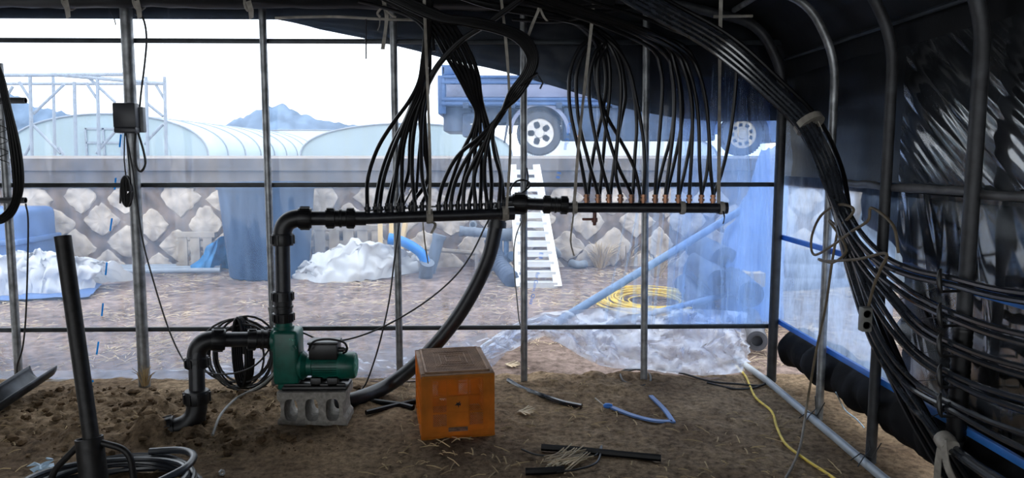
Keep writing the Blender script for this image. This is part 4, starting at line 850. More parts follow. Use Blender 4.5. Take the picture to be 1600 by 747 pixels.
b = MB(); c = W(826, 124, 4.0); b.tube([c+Vector((.055*math.cos(a*PI/8)*.8, .05*math.sin(a*PI/8), .03*math.cos(a*PI/8))) for a in range(17)], .006, 6); b.tube([c+Vector((.05, 0, .02)), c+Vector((.075, -.01, -.02)), c+Vector((.06, -.01, -.05))], .005, 6); tag(b.build('hose_tie', 'wire'), 'black tie round the hose bunch beside the post between manifolds', 'tie')
# second manifold: a front row of twelve and ten more on its rear side, bowed and crossing
def second(L, tail, row, label):
    n = len(L); q = [(x, y, 4.33+.05*row-.03*max(0, 200-y)/100) for x, y in L]
    p = on(n0, n1, L[0][0])+Vector((0, -.008 if not row else .028, .028)); top = p+Vector((0, 0, .05))
    hose([p, top]+PX(q[1:]+tail), label, G2, .0108)
TL = lambda k: [(892+k, 33+k*.4, 4.14), (836, 19+k*.5, 4.08), (760, 6+k*.4, 4.02), (690, -14, 3.98)]
TR = lambda x, k: [(x-56, 50+k*.5, 4.16), (x-118, 26+k*.5, 4.1), (x-190, 8, 4.04), (x-250, -14, 3.98)]
FR = [[(916, 307), (906, 243), (892, 178), (889, 140), (892, 108), (905, 76), (925, 52)], [(934, 307), (920, 253), (906, 197), (901, 155), (901, 117), (909, 89), (924, 62)],
      [(951, 307), (939, 253), (925, 187), (920, 140), (923, 108), (931, 82), (940, 62)], [(969, 307), (962, 267), (966, 206), (970, 155), (969, 117), (960, 86), (942, 60)],
      [(986, 307), (967, 262), (953, 222), (939, 168), (934, 122), (936, 94), (946, 66)], [(1005, 307), (1008, 262), (1005, 215), (995, 159), (984, 112), (967, 80), (940, 55)],
      [(1023, 307), (1026, 262), (1031, 206), (1035, 140), (1032, 108), (1020, 78)], [(1039, 307), (1045, 262), (1052, 206), (1054, 155), (1050, 115), (1040, 84)],
      [(1059, 307), (1061, 262), (1064, 206), (1063, 150), (1056, 108), (1042, 74)], [(1076, 307), (1080, 253), (1082, 201), (1080, 155), (1070, 112), (1054, 80)],
      [(1095, 307), (1093, 253), (1092, 197), (1087, 150), (1078, 115), (1062, 84)], [(1113, 307), (1110, 262), (1108, 211), (1103, 159), (1094, 120), (1076, 86)]]
for i, L in enumerate(FR): second(L, TL(i*3-6) if i < 6 else TR(L[-1][0]+10, i), 0, f'black hose {ORD[i]} from the tap end in the front row of the second manifold')
RR = [[(920, 307), (927, 243), (939, 187), (946, 145), (946, 108), (939, 75), (922, 50)], [(938, 307), (941, 262), (946, 206), (952, 155), (953, 117), (949, 84), (935, 56)],
      [(955, 307), (958, 267), (968, 201), (977, 155), (975, 122), (967, 89), (948, 60)], [(990, 307), (992, 243), (995, 197), (991, 150), (981, 108), (963, 70), (935, 46)],
      [(1001, 307), (991, 262), (967, 215), (949, 183), (935, 145), (930, 105), (934, 75)],
      [(1027, 307), (1035, 262), (1050, 206), (1053, 155), (1050, 117), (1042, 89)], [(1043, 307), (1056, 243), (1066, 187), (1065, 145), (1056, 103), (1042, 70)],
      [(1063, 307), (1073, 253), (1082, 197), (1080, 150), (1070, 108), (1056, 80)], [(1098, 307), (1104, 272), (1108, 225), (1105, 178), (1098, 136), (1087, 98), (1066, 70)],
      [(1117, 307), (1127, 272), (1141, 211), (1149, 140), (1150, 94), (1140, 75), (1122, 52)]]
for i, L in enumerate(RR): second(L, TL(i*3-4) if i < 5 else TR(L[-1][0]+10, i), 1, f'black hose {ORD[i]} from the tap end in the rear row of the second manifold')
# bundle from the roof down the side wall, fanning out to the clips
spine = [(985, -14, 3.95), (1050, 22, 4.0), (1105, 52, 4.0), (1150, 84, 3.98), (1205, 135, 3.9), (1264, 195, 3.76), (1302, 275, 3.58)]
XS = XR-.055
fan = [[(1335, 350), (1378, 398), (1425, 421)], [(1325, 345), (1358, 400), (1412, 447), (1450, 470)], [(1322, 345), (1350, 402), (1398, 462), (1440, 508)],
       [(1318, 345), (1343, 410), (1372, 470), (1424, 540)], [(1316, 350), (1340, 430), (1374, 525), (1424, 592)], [(1314, 350), (1336, 430), (1370, 530), (1424, 618)]]
clipy = [(435, 446), (489, 500), (537, 548), (586, 597), (632, 643), (688, 697)]; edgey = [(458, 471), (523, 537), (574, 588), (625, 642), (678, 702), (747, 757)]
pairs = ['topmost', 'second', 'third', 'fourth', 'lowest']
PO = [(a, c) for c in (-1.5, -.5, .5) for a in (-2, -1, 0, 1)]; random.shuffle(PO)
for k in range(6):
    for h in range(2):
        a, c = PO[2*k+h]; ox = a*7+c*2; pts = []
        for j, (x, y, Y) in enumerate(spine):
            w = 1.25 if j < 4 else (1.0 if j < 6 else 1.1); pts.append(W(x+ox*.72*w, y-ox*.72*w*.8, Y+c*.026))
        XX = XS-.012*h
        for j, (x, y) in enumerate(fan[k]): pts.append(S(x+h*-5+jit(1.5), y+h*9, XX-(.09-.03*j)+.0*c))
        xc = 1490 if k < 5 else 1478
        if k == 5: pts.append(S(1450+h*-6, 655+h*2, XX))
        pts.append(S(xc, clipy[k][h], XX)); pts.append(S(1600 if k < 5 else 1562, edgey[k][h], XX))
        e = pts[-1]; dd = pts[-1]-pts[-2]; pts.append(e+dd*2.2+Vector((0, 0, dd.length*.2)))
        lab = f'{("upper", "lower")[h]} hose of the {pairs[k]} pair clipped to the side wall post' if k < 5 else f'{("upper", "lower")[h]} hose of the pair tied at the foot of the side wall post'
        hose(pts, lab, G3, .0118, 'hose_blue_sheen')
for k in range(4):       # four more that drop behind the fan
    a = (-1.5, -.5, .5, 1.5)[k]; pts = [W(x+a*9, y-a*7, Y+.07) for x, y, Y in spine]
    pts += [S(1322+a*7, 360, XR-.05), S(1350+a*8, 450, XR-.045), S(1385+a*9, 545, XR-.04), S(1430+a*10, 640, XR-.04), S(1490+a*12, 740, XR-.04), S(1560+a*12, 850, XR-.04)]
    hose(pts, f'black hose {ORD[k]} of four dropping behind the clipped hose pairs', G3, .0118)
t = thing('bundle_tie', 'pale tape tied round the thick hose bundle beside the corner', 'tape', W(1264, 195, 3.7))
b = MB(); c = W(1264, 193, 3.76); d = (W(1302, 275, 3.58)-W(1205, 135, 3.9)).normalized(); u = d.orthogonal().normalized(); w = d.cross(u)
pts = [c+(u*math.cos(a*PI/10)+w*math.sin(a*PI/10))*.072 for a in range(21)]; b.lathe(c-d*.016, d, [(0, .066), (0, .076), (.034, .076), (.034, .066)], 20); b.build('band', 'tape', t)
b = MB(); q = W(1279, 190, 3.68); b.bar(q, q+Vector((.02, -.01, -.05)), .012, .004); b.build('tail', 'tape', t)
for k in range(5):
    c = S(1488, (clipy[k][0]+clipy[k][1])/2, XS); b = MB(); dy = Vector((0, .0, 0))
    b.tube([c+Vector((-.02-.012*math.cos(a), .03+.045*math.sin(a*1.0)*.2, .045*math.sin(a))) for a in [(-1.4+2.8*j/12) for j in range(13)]], [.004+.006*math.sin(PI*j/12) for j in range(13)], 8)
    b.tube([c+Vector((-.02, .035, -.044)), c+Vector((.02, .0, -.035)), c+Vector((.05, -.01, -.03))], .006, 6)
    tag(b.build('hose_clip', 'black'), f'black curved clip holding the {pairs[k]} hose pair on the side wall post', 'clip', 'hose clips')
    b = MB(); q = S(1400+8*k, (clipy[k][0]+35, clipy[k][0]+12, clipy[k][0]+20, clipy[k][0]+10, clipy[k][0]+30)[k], XS+.02); b.tube([c, q], .0018, 5); tag(b.build('tie_wire', 'wire'), f'thin wire stretched from the {pairs[k]} hose clip along the side wall', 'wire')
t = thing('cloth_tie', 'pale grey cloth strip tied round two hoses at the foot of the post', 'tie', S(1478, 740, XS))
c = S(1479, 692, XS-.02); b = MB(); b.lathe(c+Vector((0, .03, .01)), (0, -1, -.35), [(0, .02), (.0, .034), (.03, .038), (.06, .034), (.06, .02)], 12); b.build('knot', 'tape', t)
for dx, x2 in ((-.01, 1464), (.01, 1490)):
    b = MB(); q = S(x2, 752, XS-.04); P = spline([c+Vector((dx, -.01, .0)), c.lerp(q, .12)+Vector((-.02, -.01, .03)), c.lerp(q, .5)+Vector((-.02, -.01, 0)), q])
    for i in range(len(P)-1): b.bar(P[i], P[i+1], .028, .005, 0, (1, .3, 0))
    b.build('tail', 'tape', t)

# ------------------------------------------------------------------ strings, ties and wires
def strap(pts, w, label, m='tape', cat='string', th=.003):
    P = spline(pts, 8); b = MB(); n = len(P); vs = []
    for i, p in enumerate(P):
        a = .5*math.sin(i*.35+pts[0].x*3); u = Vector((math.cos(a), math.sin(a), 0))*w/2; vs += [p-u, p+u, p+u+Vector((0, th, 0)), p-u+Vector((0, th, 0))]
    fs = [(4*i+j, 4*i+(j+1) % 4, 4*i+4+(j+1) % 4, 4*i+4+j) for i in range(n-1) for j in range(4)]+[(3, 2, 1, 0), (4*n-4, 4*n-3, 4*n-2, 4*n-1)]
    b.add(vs, fs); return tag(b.build('hanging_string', m, smooth=False), label, cat, 'strings holding the manifolds')
strap(PX([(662, -20, 3.9), (665, 60, 3.96), (669, 160, 4.02), (672, 260, 4.06), (671, 335, 4.08)]), .016, 'pale string hanging from the roof to the middle of the first manifold')
strap(PX([(781, -20, 3.95), (790, 60, 4.0), (796, 150, 4.08), (797, 240, 4.12), (791, 335, 4.15)]), .016, 'pale string hanging from the roof to the capped end of the first manifold')
strap(PX([(930, -20, 4.1), (922, 60, 4.16), (912, 150, 4.22), (903, 240, 4.27), (897, 322, 4.30)]), .018, 'pale string hanging from the roof to the tap end of the second manifold')
strap(PX([(1127, -20, 4.1), (1125, 80, 4.16), (1124, 200, 4.24), (1123, 318, 4.30)]), .020, 'pale string hanging from the roof to the capped end of the second manifold')
strap(PX([(660, 340, 4.20), (664, 380, 4.22), (669, 412, 4.24)]), .008, 'short pale string end dangling below the first manifold')
strap(PX([(676, 346, 4.10), (680, 352, 4.08), (674, 365, 4.08)]), .018, 'stubby pale strip end under the middle of the first manifold')
strap(PX([(897, 330, 4.30), (893, 360, 4.3), (892, 380, 4.3), (897, 400, 4.3)]), .010, 'grey strip tail dangling below the tap end of the second manifold')
strap(PX([(1130, 330, 4.32), (1132, 340, 4.3), (1130, 350, 4.3)]), .008, 'short dark strip tail below the capped end of the second manifold', 'wire')
strap(PX([(597, -12, 4.2), (602, 14, 4.2), (604, 30, 4.2), (598, 77, 4.2)]), .022, 'pale strip hanging from the roof roll with a loose end')
b = MB(); b.tube(spline(PX([(600, 8, 4.18), (590, 20, 4.18), (594, 27, 4.18)])), .007, 6); b.tube(spline(PX([(602, 14, 4.18), (612, 24, 4.18), (619, 27, 4.18)])), .006, 6); b.tube(spline(PX([(594, 27, 4.18), (593, 40, 4.18), (590, 48, 4.18)])), .003, 5); tag(b.build('knotted_tie', 'tape'), 'knotted pale tie on the roof roll beside the hanging strip', 'tie')
strap(PX([(845, 0, 4.05), (842, 14, 4.05), (832, 38, 4.05), (824, 60, 4.05)]), .018, 'short pale strip hanging beside the top of the hose loop')
strap(PX([(843, 10, 4.05), (849, 25, 4.05), (855, 33, 4.05)]), .014, 'short forked pale strip end curling towards the corner under the roof')
b = MB(); b.tube(PX([(572, 30, 4.3), (572, 92, 4.3)]), .004, 6); b.lathe(W(572, 66, 4.3), (0, 0, 1), [(0, .007), (.02, .007)], 8); tag(b.build('cable_tie', 'wire'), 'thin dark cable tie hanging straight below the roof roll', 'tie')
for x0, y0, x1, y1, lab in ((55, 5, 78, 28, 0), (172, 10, 180, 38, 0)): pass
b = MB(); b.tube(spline(PX([(172, 18, 4.3), (178, 28, 4.3), (181, 39, 4.3)])), .003, 5); tag(b.build('tie_wire', 'wire'), 'short dark wire end below the roof roll beside the thick post', 'wire')
# control box on the thick post
c0, c1 = W(181, 208, 4.53), W(214, 161, 4.53)
cb = thing('control_box', 'black control box fixed to the thick steel post', 'control box', ((c0.x+c1.x)/2, 4.55, c0.z))
b = MB(); b.rbox((c0.x, 4.50, c0.z+.03), (c1.x, 4.56, c1.z), .008); b.build('cover', 'box', cb)
b = MB(); b.rbox((c0.x+.004, 4.495, c0.z), (c1.x, 4.565, c0.z+.034), .008); b.build('lower_cover', 'box', cb)
b = MB(); b.rbox((c0.x+.01, 4.56, c0.z+.005), (c1.x+.018, 4.60, c1.z-.02), .006); b.build('back_plate', 'box_grey', cb)
WG = 'thin wires'
line_thing('wire', PX([(212, 22, 4.55), (224, 30, 4.55), (229, 60, 4.55), (226, 100, 4.55), (221, 140, 4.57), (218, 170, 4.585)]), .006, 'wire', 'black cable looping from the roof down to the control box', 'cable', WG)
line_thing('wire', PX([(216, 208, 4.56), (224, 235, 4.55), (227, 256, 4.55), (220, 268, 4.55), (213, 258, 4.55), (211, 230, 4.55), (212, 208, 4.56)]), .007, 'wire', 'black cable loop hanging under the control box beside the post', 'cable', WG)
b = MB(); c = W(198, 299, 4.5)
for k in range(22): a0 = k*.7; b.tube([c+Vector((.030*math.cos(a*PI/10)*(.25+.75*((k*7) % 22)/22), .018*math.sin(a0), .082*math.sin(a*PI/10)*(1+.12*math.cos(a0*1.3)))) for a in range(20)]+[c+Vector((.03, .018*math.sin(a0), 0))], .005, 6)
b.tube(PX([(195, 208, 4.52), (194, 250, 4.5), (197, 278, 4.5)]), .004, 5); b.tube(PX([(197, 208, 4.52), (201, 250, 4.51), (205, 290, 4.5)]), .004, 5); b.tube(PX([(189, 290, 4.5), (188, 318, 4.5)]), .006, 5)
tag(b.build('wire_coil', 'wire'), 'small hank of black wire hanging below the control box', 'wire coil')
line_thing('wire', PX([(197, 210, 4.53), (210, 280, 4.55), (222, 370, 4.55), (240, 440, 4.52), (262, 510, 4.48), (282, 555, 4.42), (298, 572, 4.3)]+[(345, 585, 4.2), (400, 570, 4.15), (440, 515, 4.1)]), .005, 'wire', 'black cable running from the control box down behind the suction pipe', 'cable', WG)
line_thing('wire', PX([(473, 520, 4.06), (505, 532, 4.1), (545, 530, 4.14), (600, 510, 4.2), (660, 475, 4.25), (705, 438, 4.28), (735, 400, 4.3), (760, 350, 4.3), (772, 330, 4.32)]), .005, 'wire', 'black cable sagging from the pump up to the far end of the first manifold', 'cable', WG)
line_thing('wire', [G(566, 608, .02)]+PX([(575, 592, 4.5), (592, 540, 4.52), (608, 470, 4.55), (617, 400, 4.56), (628, 330, 4.58), (650, 285, 4.6)]), .005, 'wire', 'thin black cable rising along the post behind the first manifold', 'cable', WG)
line_thing('wire', PX([(482, 548, 3.92), (490, 534, 3.9), (512, 530, 3.9), (535, 534, 3.92), (542, 542, 3.93), (541, 549, 3.96), (536, 552, 3.98)]), .006, 'wire', 'black motor lead looped over the terminal box of the pump', 'cable', WG)
line_thing('wire', PX([(40, 318, 4.5), (44, 345, 4.5), (43, 420, 4.52), (40, 500, 4.54), (35, 545, 4.56), (27, 572, 4.58), (28, 600, 4.58)]), .005, 'wire', 'black cable hanging down from the pipe stub along the end wall', 'cable', WG)
line_thing('wire', PX([(803, 322, 4.36), (797, 300, 4.5), (806, 284, 4.55), (822, 282, 4.58), (828, 290, 4.58), (815, 302, 4.56), (808, 303, 4.55)]), .006, 'wire', 'black wire loop round the post above the pipe coupling', 'cable', WG)
line_thing('wire', PX([(823, 262, 4.57), (825, 280, 4.57), (820, 300, 4.57)]), .005, 'wire', 'short upright black wire end beside the post above the coupling', 'cable', WG)
line_thing('wire', PX([(820, 335, 4.52), (806, 370, 4.52), (803, 410, 4.55), (808, 470, 4.56), (812, 505, 4.57), (819, 520, 4.58), (814, 545, 4.58), (818, 570, 4.58)]), .004, 'grey_wire', 'thin grey wire twisting down the post below the pipe coupling', 'cable', WG)
# stubs and hose loop on the first post
sg = 'pipe stubs on the first post'
for y, lab in ((157, 'upper short pipe stub sticking out level from the first post'), (313, 'lower short pipe stub sticking out level from the first post')):
    p, q = W(-40, y, 4.598), W(40, y, 4.598); b = MB(); b.lathe(p, q-p, [(0, .0185), ((q-p).length, .0185), ((q-p).length, .015), ((q-p).length-.05, .015)], 14); tag(b.build('pipe_stub', 'post_dark'), lab, 'pipe stub', sg)
b = MB(); b.tube([W(6, 250, 4.57)+Vector((.028*math.cos(a*.9), .028*math.sin(a*.9), .01*a-.03)) for a in range(28)], .003, 5); tag(b.build('tie_wire', 'wire'), 'thin wire wound round the first post under the upper stub', 'wire')
for i in range(4):
    d = i*4.5; hose(PX([(-150-d, -45, 4.3), (-80, -5, 4.32), (-34, 52, 4.35), (-6+d*.5, 110, 4.36), (8+d*.6, 170, 4.38), (16+d, 225, 4.4), (21+d*1.05, 270, 4.41), (22+d*.8, 305, 4.42), (12+d*.5, 328+i*3, 4.43), (-6, 340+i*3, 4.43), (-36, 335+i*2, 4.42), (-62-d, 300, 4.41), (-74-d, 230, 4.40), (-82-d, 140, 4.38), (-105-d, 40, 4.35), (-165-d, -45, 4.31)]), f'black hose {ORD[i]} from the end wall post in the loop on the lower stub', 'hoses looped on the first post', .009)
# coil behind the pump
b = MB(); cc = W(382, 555, 4.42); pts = []
for k in range(7*28):
    a = 2*PI*k/28; turn = k/28; rx = .17+.03*math.sin(turn*2.1)+.012*turn*.4; rz = .20+.025*math.sin(turn*1.3+1); pts.append(cc+Vector((rx*math.cos(a)-.015*turn+.03, .05*math.cos(a*.5)+.012*turn-.03, rz*math.sin(a)+.02*math.sin(turn*3))))
for p in pts: p.z = max(p.z, hin(p.x, p.y)+.01)
b.tube(pts, .0065, 7); tag(b.build('hose_coil', 'wire'), 'loose coil of thin black hose standing behind the suction pipe', 'hose coil')
b = MB(); cc = W(372, 553, 4.36)
pts = [cc+Vector((.035*math.cos(2*PI*k/24)+.001*k*.2, .0008*k, .21*math.sin(2*PI*k/24)*(1+.03*math.sin(k*.3)))) for k in range(24*5)]
for p in pts: p.z = max(p.z, hin(p.x, p.y)+.012)
b.tube(pts, .010, 7); tag(b.build('hose_coil', 'hose'), 'tight upright coil of black hose seen edgeways behind the suction pipe', 'hose coil')
line_thing('grey_cable', [W(420, 480, 4.1), W(432, 540, 4.1), W(430, 578, 4.08), W(408, 602, 4.02), G(370, 622, .09), G(345, 648, .09), G(332, 680, .05)], .007, 'grey_wire', 'grey cable curving from the coil down to the suction pipe foot', 'cable', WG)
# ------------------------------------------------------------------ crate, turned over
cp = G(718, 689); th = R(9.2)
CW, CD, CH = .372, .515, .335
fl = G(660, 689)
ct = thing('plastic_crate', 'orange plastic crate standing upside down on the soil floor', 'crate', (fl.x, fl.y, .004), th)
MW = ROOT[ct]
class LB(MB):                     # builds in the crate's own axes
    def build(s, *a, **k): s.v = [MW @ v for v in s.v]; return MB.build(s, *a, **k)
def lattice(b, u0, u1, v0, v1, P, pitch, w=.0024, t=.003, mi=0):      # crossing diagonal ribs inside a rectangle; P maps (u, v, depth)
    def ribs(sgn):
        c0 = (u0-v1) if sgn > 0 else (u0+v0); c1 = (u1-v0) if sgn > 0 else (u1+v1); c = c0+pitch*.5
        while c < c1:
            if sgn > 0: ua, ub = max(u0, c+v0), min(u1, c+v1); A, B = (ua, ua-c), (ub, ub-c)
            else: ua, ub = max(u0, c-v1), min(u1, c-v0); A, B = (ua, c-ua), (ub, c-ub)
            if ub-ua > .002:
                q = w*.7071
                pts = [(A[0]-q*.5*sgn, A[1]+q*.5), (A[0]+q*.5*sgn, A[1]-q*.5), (B[0]+q*.5*sgn, B[1]-q*.5), (B[0]-q*.5*sgn, B[1]+q*.5)]
                b.add([P(x, y, 0) for x, y in pts]+[P(x, y, t) for x, y in pts], [(0, 1, 2, 3), (7, 6, 5, 4), (0, 4, 5, 1), (1, 5, 6, 2), (2, 6, 7, 3), (3, 7, 4, 0)], mi)
            c += pitch
    ribs(1); ribs(-1)
def panel(name, P, Wd, cols, rows, wins, extra=None, pitch=.0112):
    """frame strips between the openings plus lattice in the openings; P(u, v, depth)"""
    b = LB(); T_ = .006
    def rect(ua, ub, va, vb, d0=0., d1=T_):
        pts = [(ua, va), (ub, va), (ub, vb), (ua, vb)]; b.add([P(x, y, d0) for x, y in pts]+[P(x, y, d1) for x, y in pts], [(0, 1, 2, 3), (7, 6, 5, 4), (0, 4, 5, 1), (1, 5, 6, 2), (2, 6, 7, 3), (3, 7, 4, 0)])
    for i in range(len(cols)-1):
        for j in range(len(rows)-1):
            k = wins.get((i, j))
            if k == 'l': lattice(b, cols[i]+.004, cols[i+1]-.004, rows[j]+.003, rows[j+1]-.003, P, pitch)
            elif k is None: rect(cols[i], cols[i+1], rows[j], rows[j+1])
    for c in cols[1:-1]: rect(c-.004, c+.004, rows[0], rows[-1], -.004, T_)
    for r in rows[1:-1]: rect(cols[1], cols[-2], r-.003, r+.003, -.004, T_)
    rect(0, Wd, 0, .012, -.006, T_); rect(0, Wd, rows[-1]-.010, rows[-1], -.005, T_)
    for s0, s1 in ((0, .02), (Wd-.02, Wd)): rect(s0, s1, 0, rows[-1], -.004, T_)
    if extra: extra(rect)
    return b.build(name, 'orange', ct, smooth=False)
rows = [0, .030, .062, .135, .222, .312, CH]
cols = [0, .052, .130, .240, .320, CW]
wins = {(1, 2): 'l', (1, 3): 'l', (1, 4): 'l', (3, 2): 'l', (3, 3): 'l', (3, 4): 'l', (2, 4): 'l', (2, 1): 'open'}
fp = panel('front_panel', lambda u, v, d: Vector((u, d, v)), CW, cols, rows, wins)
b = LB(); q = [(.168, .175), (.178, .182), (.176, .190), (.186, .186), (.196, .196), (.192, .180), (.200, .186), (.197, .170), (.190, .176), (.188, .160), (.183, .174)]
b.prism([(x, -.0045, y) for x, y in q], (0, .004, 0)); b.build('emblem', 'black', fp, smooth=False)
panel('rear_panel', lambda u, v, d: Vector((u, CD-d, v)), CW, cols, rows, wins)
sc_ = [0, .04, .125, .215, .30, .39, .475, CD]; sr = [0, .035, .125, .215, .305, CH]
sw = {(i, j): 'open' for i in range(1, 6) for j in range(1, 4)}
def shelves(rect):
    for r in (.125, .215): rect(.04, .475, r-.006, r+.006, -.0, .02)
for nm, P in (('side_panel', lambda u, v, d: Vector((d, u, v))), ('side_panel', lambda u, v, d: Vector((CW-d, u, v)))):
    panel(nm, P, CD, sc_, sr, sw, shelves)
b = LB(); zt = CH+.006
b.rbox((-.004, -.004, CH-.012), (CW+.004, .022, zt), .004); b.rbox((-.004, CD-.022, CH-.012), (CW+.004, CD+.004, zt), .004); b.rbox((-.004, .0, CH-.012), (.022, CD, zt), .004); b.rbox((CW-.022, 0, CH-.012), (CW+.004, CD, zt), .004); b.build('rim', 'dusty', ct)
b = LB(); i0 = .018
for lo, hi in (((i0, i0, zt-.004), (CW-i0, i0+.014, zt+.010)), ((i0, CD-i0-.014, zt-.004), (CW-i0, CD-i0, zt+.010)), ((i0, i0, zt-.004), (i0+.014, CD-i0, zt+.010)), ((CW-i0-.014, i0, zt-.004), (CW-i0, CD-i0, zt+.010))): b.rbox(lo, hi, .003)
lattice(b, i0+.012, CW-i0-.012, i0+.012, CD-i0-.012, lambda u, v, d: Vector((u, v, zt+.002+d)), .0165, .0048, .006)
for m_ in (.085, .115, .145):
    for lo, hi in (((m_, m_*1.35, zt+.006), (CW-m_, m_*1.35+.004, zt+.0105)), ((m_, CD-m_*1.35-.004, zt+.006), (CW-m_, CD-m_*1.35, zt+.0105)), ((m_, m_*1.35, zt+.006), (m_+.004, CD-m_*1.35, zt+.0105)), ((CW-m_-.004, m_*1.35, zt+.006), (CW-m_, CD-m_*1.35, zt+.0105))): b.box(lo, hi)
b.build('base_grid', 'dusty', ct, smooth=False)
b = MB(); b.rbox((.0, .0, 0), (.06, .05, .09), .008); pr = MW @ Vector((.16, .40, .20))
# ------------------------------------------------------------------ pipe in a post driver, hose ring, trough
gp = Vector((-1.60, 2.98, 0))
pt = W(98, 369, 3.16); pb = W(150, 738, 3.02)
ax = (pt-pb).normalized(); b = MB(); p0 = pb-ax*((pb.z-.03)/ax.z); LP = (pt-p0).length
b.lathe(p0, ax, [(0, .031), (LP, .0325), (LP, .028), (LP-.25, .028)], 24); tag(b.build('steel_pipe', 'iron'), 'tall dark pipe standing leaning inside the post driver', 'pipe')
pd = thing('post_driver', 'black iron post driver with two bent handles standing in the hose ring', 'post driver', (p0.x, p0.y, 0))
a2 = (ax+Vector((.02, 0, 0))).normalized(); q1 = W(139, 684, 3.05); q0 = q1-a2*((q1.z-.012)/a2.z); Ld = (q1-q0).length; rd = .054
b = MB(); b.lathe(q0, a2, [(0, rd*.6), (0, rd), (Ld, rd), (Ld, rd-.006), (.05, rd-.006)], 28); b.build('sleeve', 'iron', pd)
sx = Vector((1, 0, 0))
h0 = q1-a2*.02
b = MB(); b.tube(rounded([h0+sx*(rd-.01), h0+sx*.165+Vector((0, 0, -.035)), h0+sx*.185+Vector((0, 0, -.30)), h0+sx*.04+Vector((0, 0, -.33))], .06, 8), .0135, 12); b.build('handle', 'iron', pd)
b = MB(); b.tube(rounded([h0-sx*(rd-.01)+Vector((0, 0, -.01)), h0-sx*.165+Vector((0, 0, -.13)), h0-sx*.19+Vector((0, 0, -.30)), h0-sx*.04+Vector((0, 0, -.33))], .05, 8), .0135, 12); b.build('handle', 'iron', pd)
b = MB(); cc = Vector((q0.x+.03, q0.y+.02, 0))
for k in range(7):
    r = .335+.018*(k % 3)+.008*math.sin(k*2); z = .02+.022*(k//2)+.004*(k % 2); ph = k*1.3
    b.tube([cc+Vector((r*math.cos(a*PI/24)+.02*math.sin(k), r*.86*math.sin(a*PI/24)+.012*math.cos(k*1.7), z+.012*math.sin(a*PI/24*2+ph))) for a in range(49)], .0125, 8, cap=False)
c2 = cc+Vector((.27, .14, .085))
b.tube(spline([cc+Vector((.05, .30, .10)), cc+Vector((.2, .275, .115)), cc+Vector((.29, .20, .12)), cc+Vector((.30, .08, .115)), cc+Vector((.22, -.06, .10))], 8), .016, 10)
tag(b.build('hose_ring', 'ring'), 'ring of coiled black hose lying round the post driver', 'hose coil')
b = MB(); P0, P1 = G(-60, 668, .05), G(66, 606, .05); P0.z, P1.z = .05, .13; d = (P1-P0); L_ = d.length; d.normalize(); u = d.cross(Vector((0, 0, 1))).normalized(); w = u.cross(d)
nn = 14; vs = []
for s_, e in ((0, 0), (1, 0), (1.06, 1)):
    for k in range(nn+1): a = PI+PI*k/nn; rr_ = .085 if e == 0 else .085; vs.append(P0+d*(L_*min(s_, 1.0)+(0.0 if not e else .03*abs(math.cos(a))))+u*rr_*math.cos(a)+w*(rr_*math.sin(a)+.05))
b.add(vs, [(r*(nn+1)+k, r*(nn+1)+k+1, (r+1)*(nn+1)+k+1, (r+1)*(nn+1)+k) for r in range(2) for k in range(nn)])
o = b.build('half_pipe', 'trough'); md = o.modifiers.new('thick', 'SOLIDIFY'); md.thickness = .006; tag(o, 'dark half round trough lying on the soil beside the first post', 'trough')

# ------------------------------------------------------------------ things on the floor
FG = 'hose offcuts on the floor'
line_thing('hose_offcut', GX([(794, 594, .03), (815, 606), (850, 619), (880, 629), (909, 635)], .016), .015, 'hose_blue_sheen', 'curved dark blue hose offcut on the soil beyond the crate', 'hose', FG)
line_thing('hose_offcut', GX([(846, 699), (900, 703), (960, 709), (1033, 716)], .02), .018, 'hose', 'long straight black hose offcut lying on the soil near the wire', 'hose', FG)
line_thing('hose_offcut', GX([(821, 737), (850, 736), (881, 734)], .02), .018, 'hose', 'short black hose offcut lying before the straw bunch', 'hose', FG)
line_thing('hose_offcut', [G(568, 625, .025), G(595, 628, .02), G(625, 632, .02), G(646, 637, .02)], .015, 'hose', 'black hose end running from the cement block towards the crate', 'hose', FG)
line_thing('hose_offcut', [G(572, 645, .02), G(600, 638, .02), G(630, 631, .02), G(655, 626, .02)], .015, 'hose', 'black hose end crossing over another beside the cement block', 'hose', FG)
def flat(pts, w, th=.006):
    P = spline(pts, 6); b = MB()
    for i in range(len(P)-1): b.bar(P[i], P[i+1]+(P[i+1]-P[i])*.1, w, th)
    return b
t = thing('lay_hose', 'flat blue hose with a knotted end lying on the soil', 'hose', G(998, 648))
flat(GX([(950, 634), (985, 648), (1020, 657), (1050, 659)], .015), .030, .010).build('strip', 'tarp', t)
b = MB(); b.lathe(G(943, 634, .018), (1, -.3, 0), [(0, .008), (.01, .016), (.03, .018), (.05, .014)], 10); b.build('knot', 'rail_blue', t)
b = MB(); b.tube(GX([(944, 634), (936, 627), (930, 622)], .02), .004, 5); b.build('string', 'tape', t)
tag(flat(GX([(1052, 660), (1038, 640), (1017, 619)], .015), .026, .010).build('lay_hose', 'tarp'), 'short flat blue strip meeting the flat blue hose in a point', 'hose')
line_thing('wire', GX([(700, 650), (745, 640), (770, 634), (800, 628), (806, 634)], .015), .003, 'wire', 'thin dark wire on the soil beside the crate', 'wire', WG) if False else None
line_thing('wire', GX([(815, 702), (840, 711), (880, 712), (905, 707), (930, 712), (940, 697), (933, 722), (905, 733), (870, 738)], .02), .005, 'wire', 'thin black wire looped over the straw bunch on the soil', 'wire', WG)
b = MB(); c = G(885, 722)
for k in range(46):
    a = .75+jit(.35); p = c+Vector((jit(.06), jit(.06), .015+.02*random.random())); l = random.uniform(.1, .24); d = Vector((math.cos(a), math.sin(a), jit(.1))); b.tube([p-d*l/2, p+d*l/2], .0032, 5)
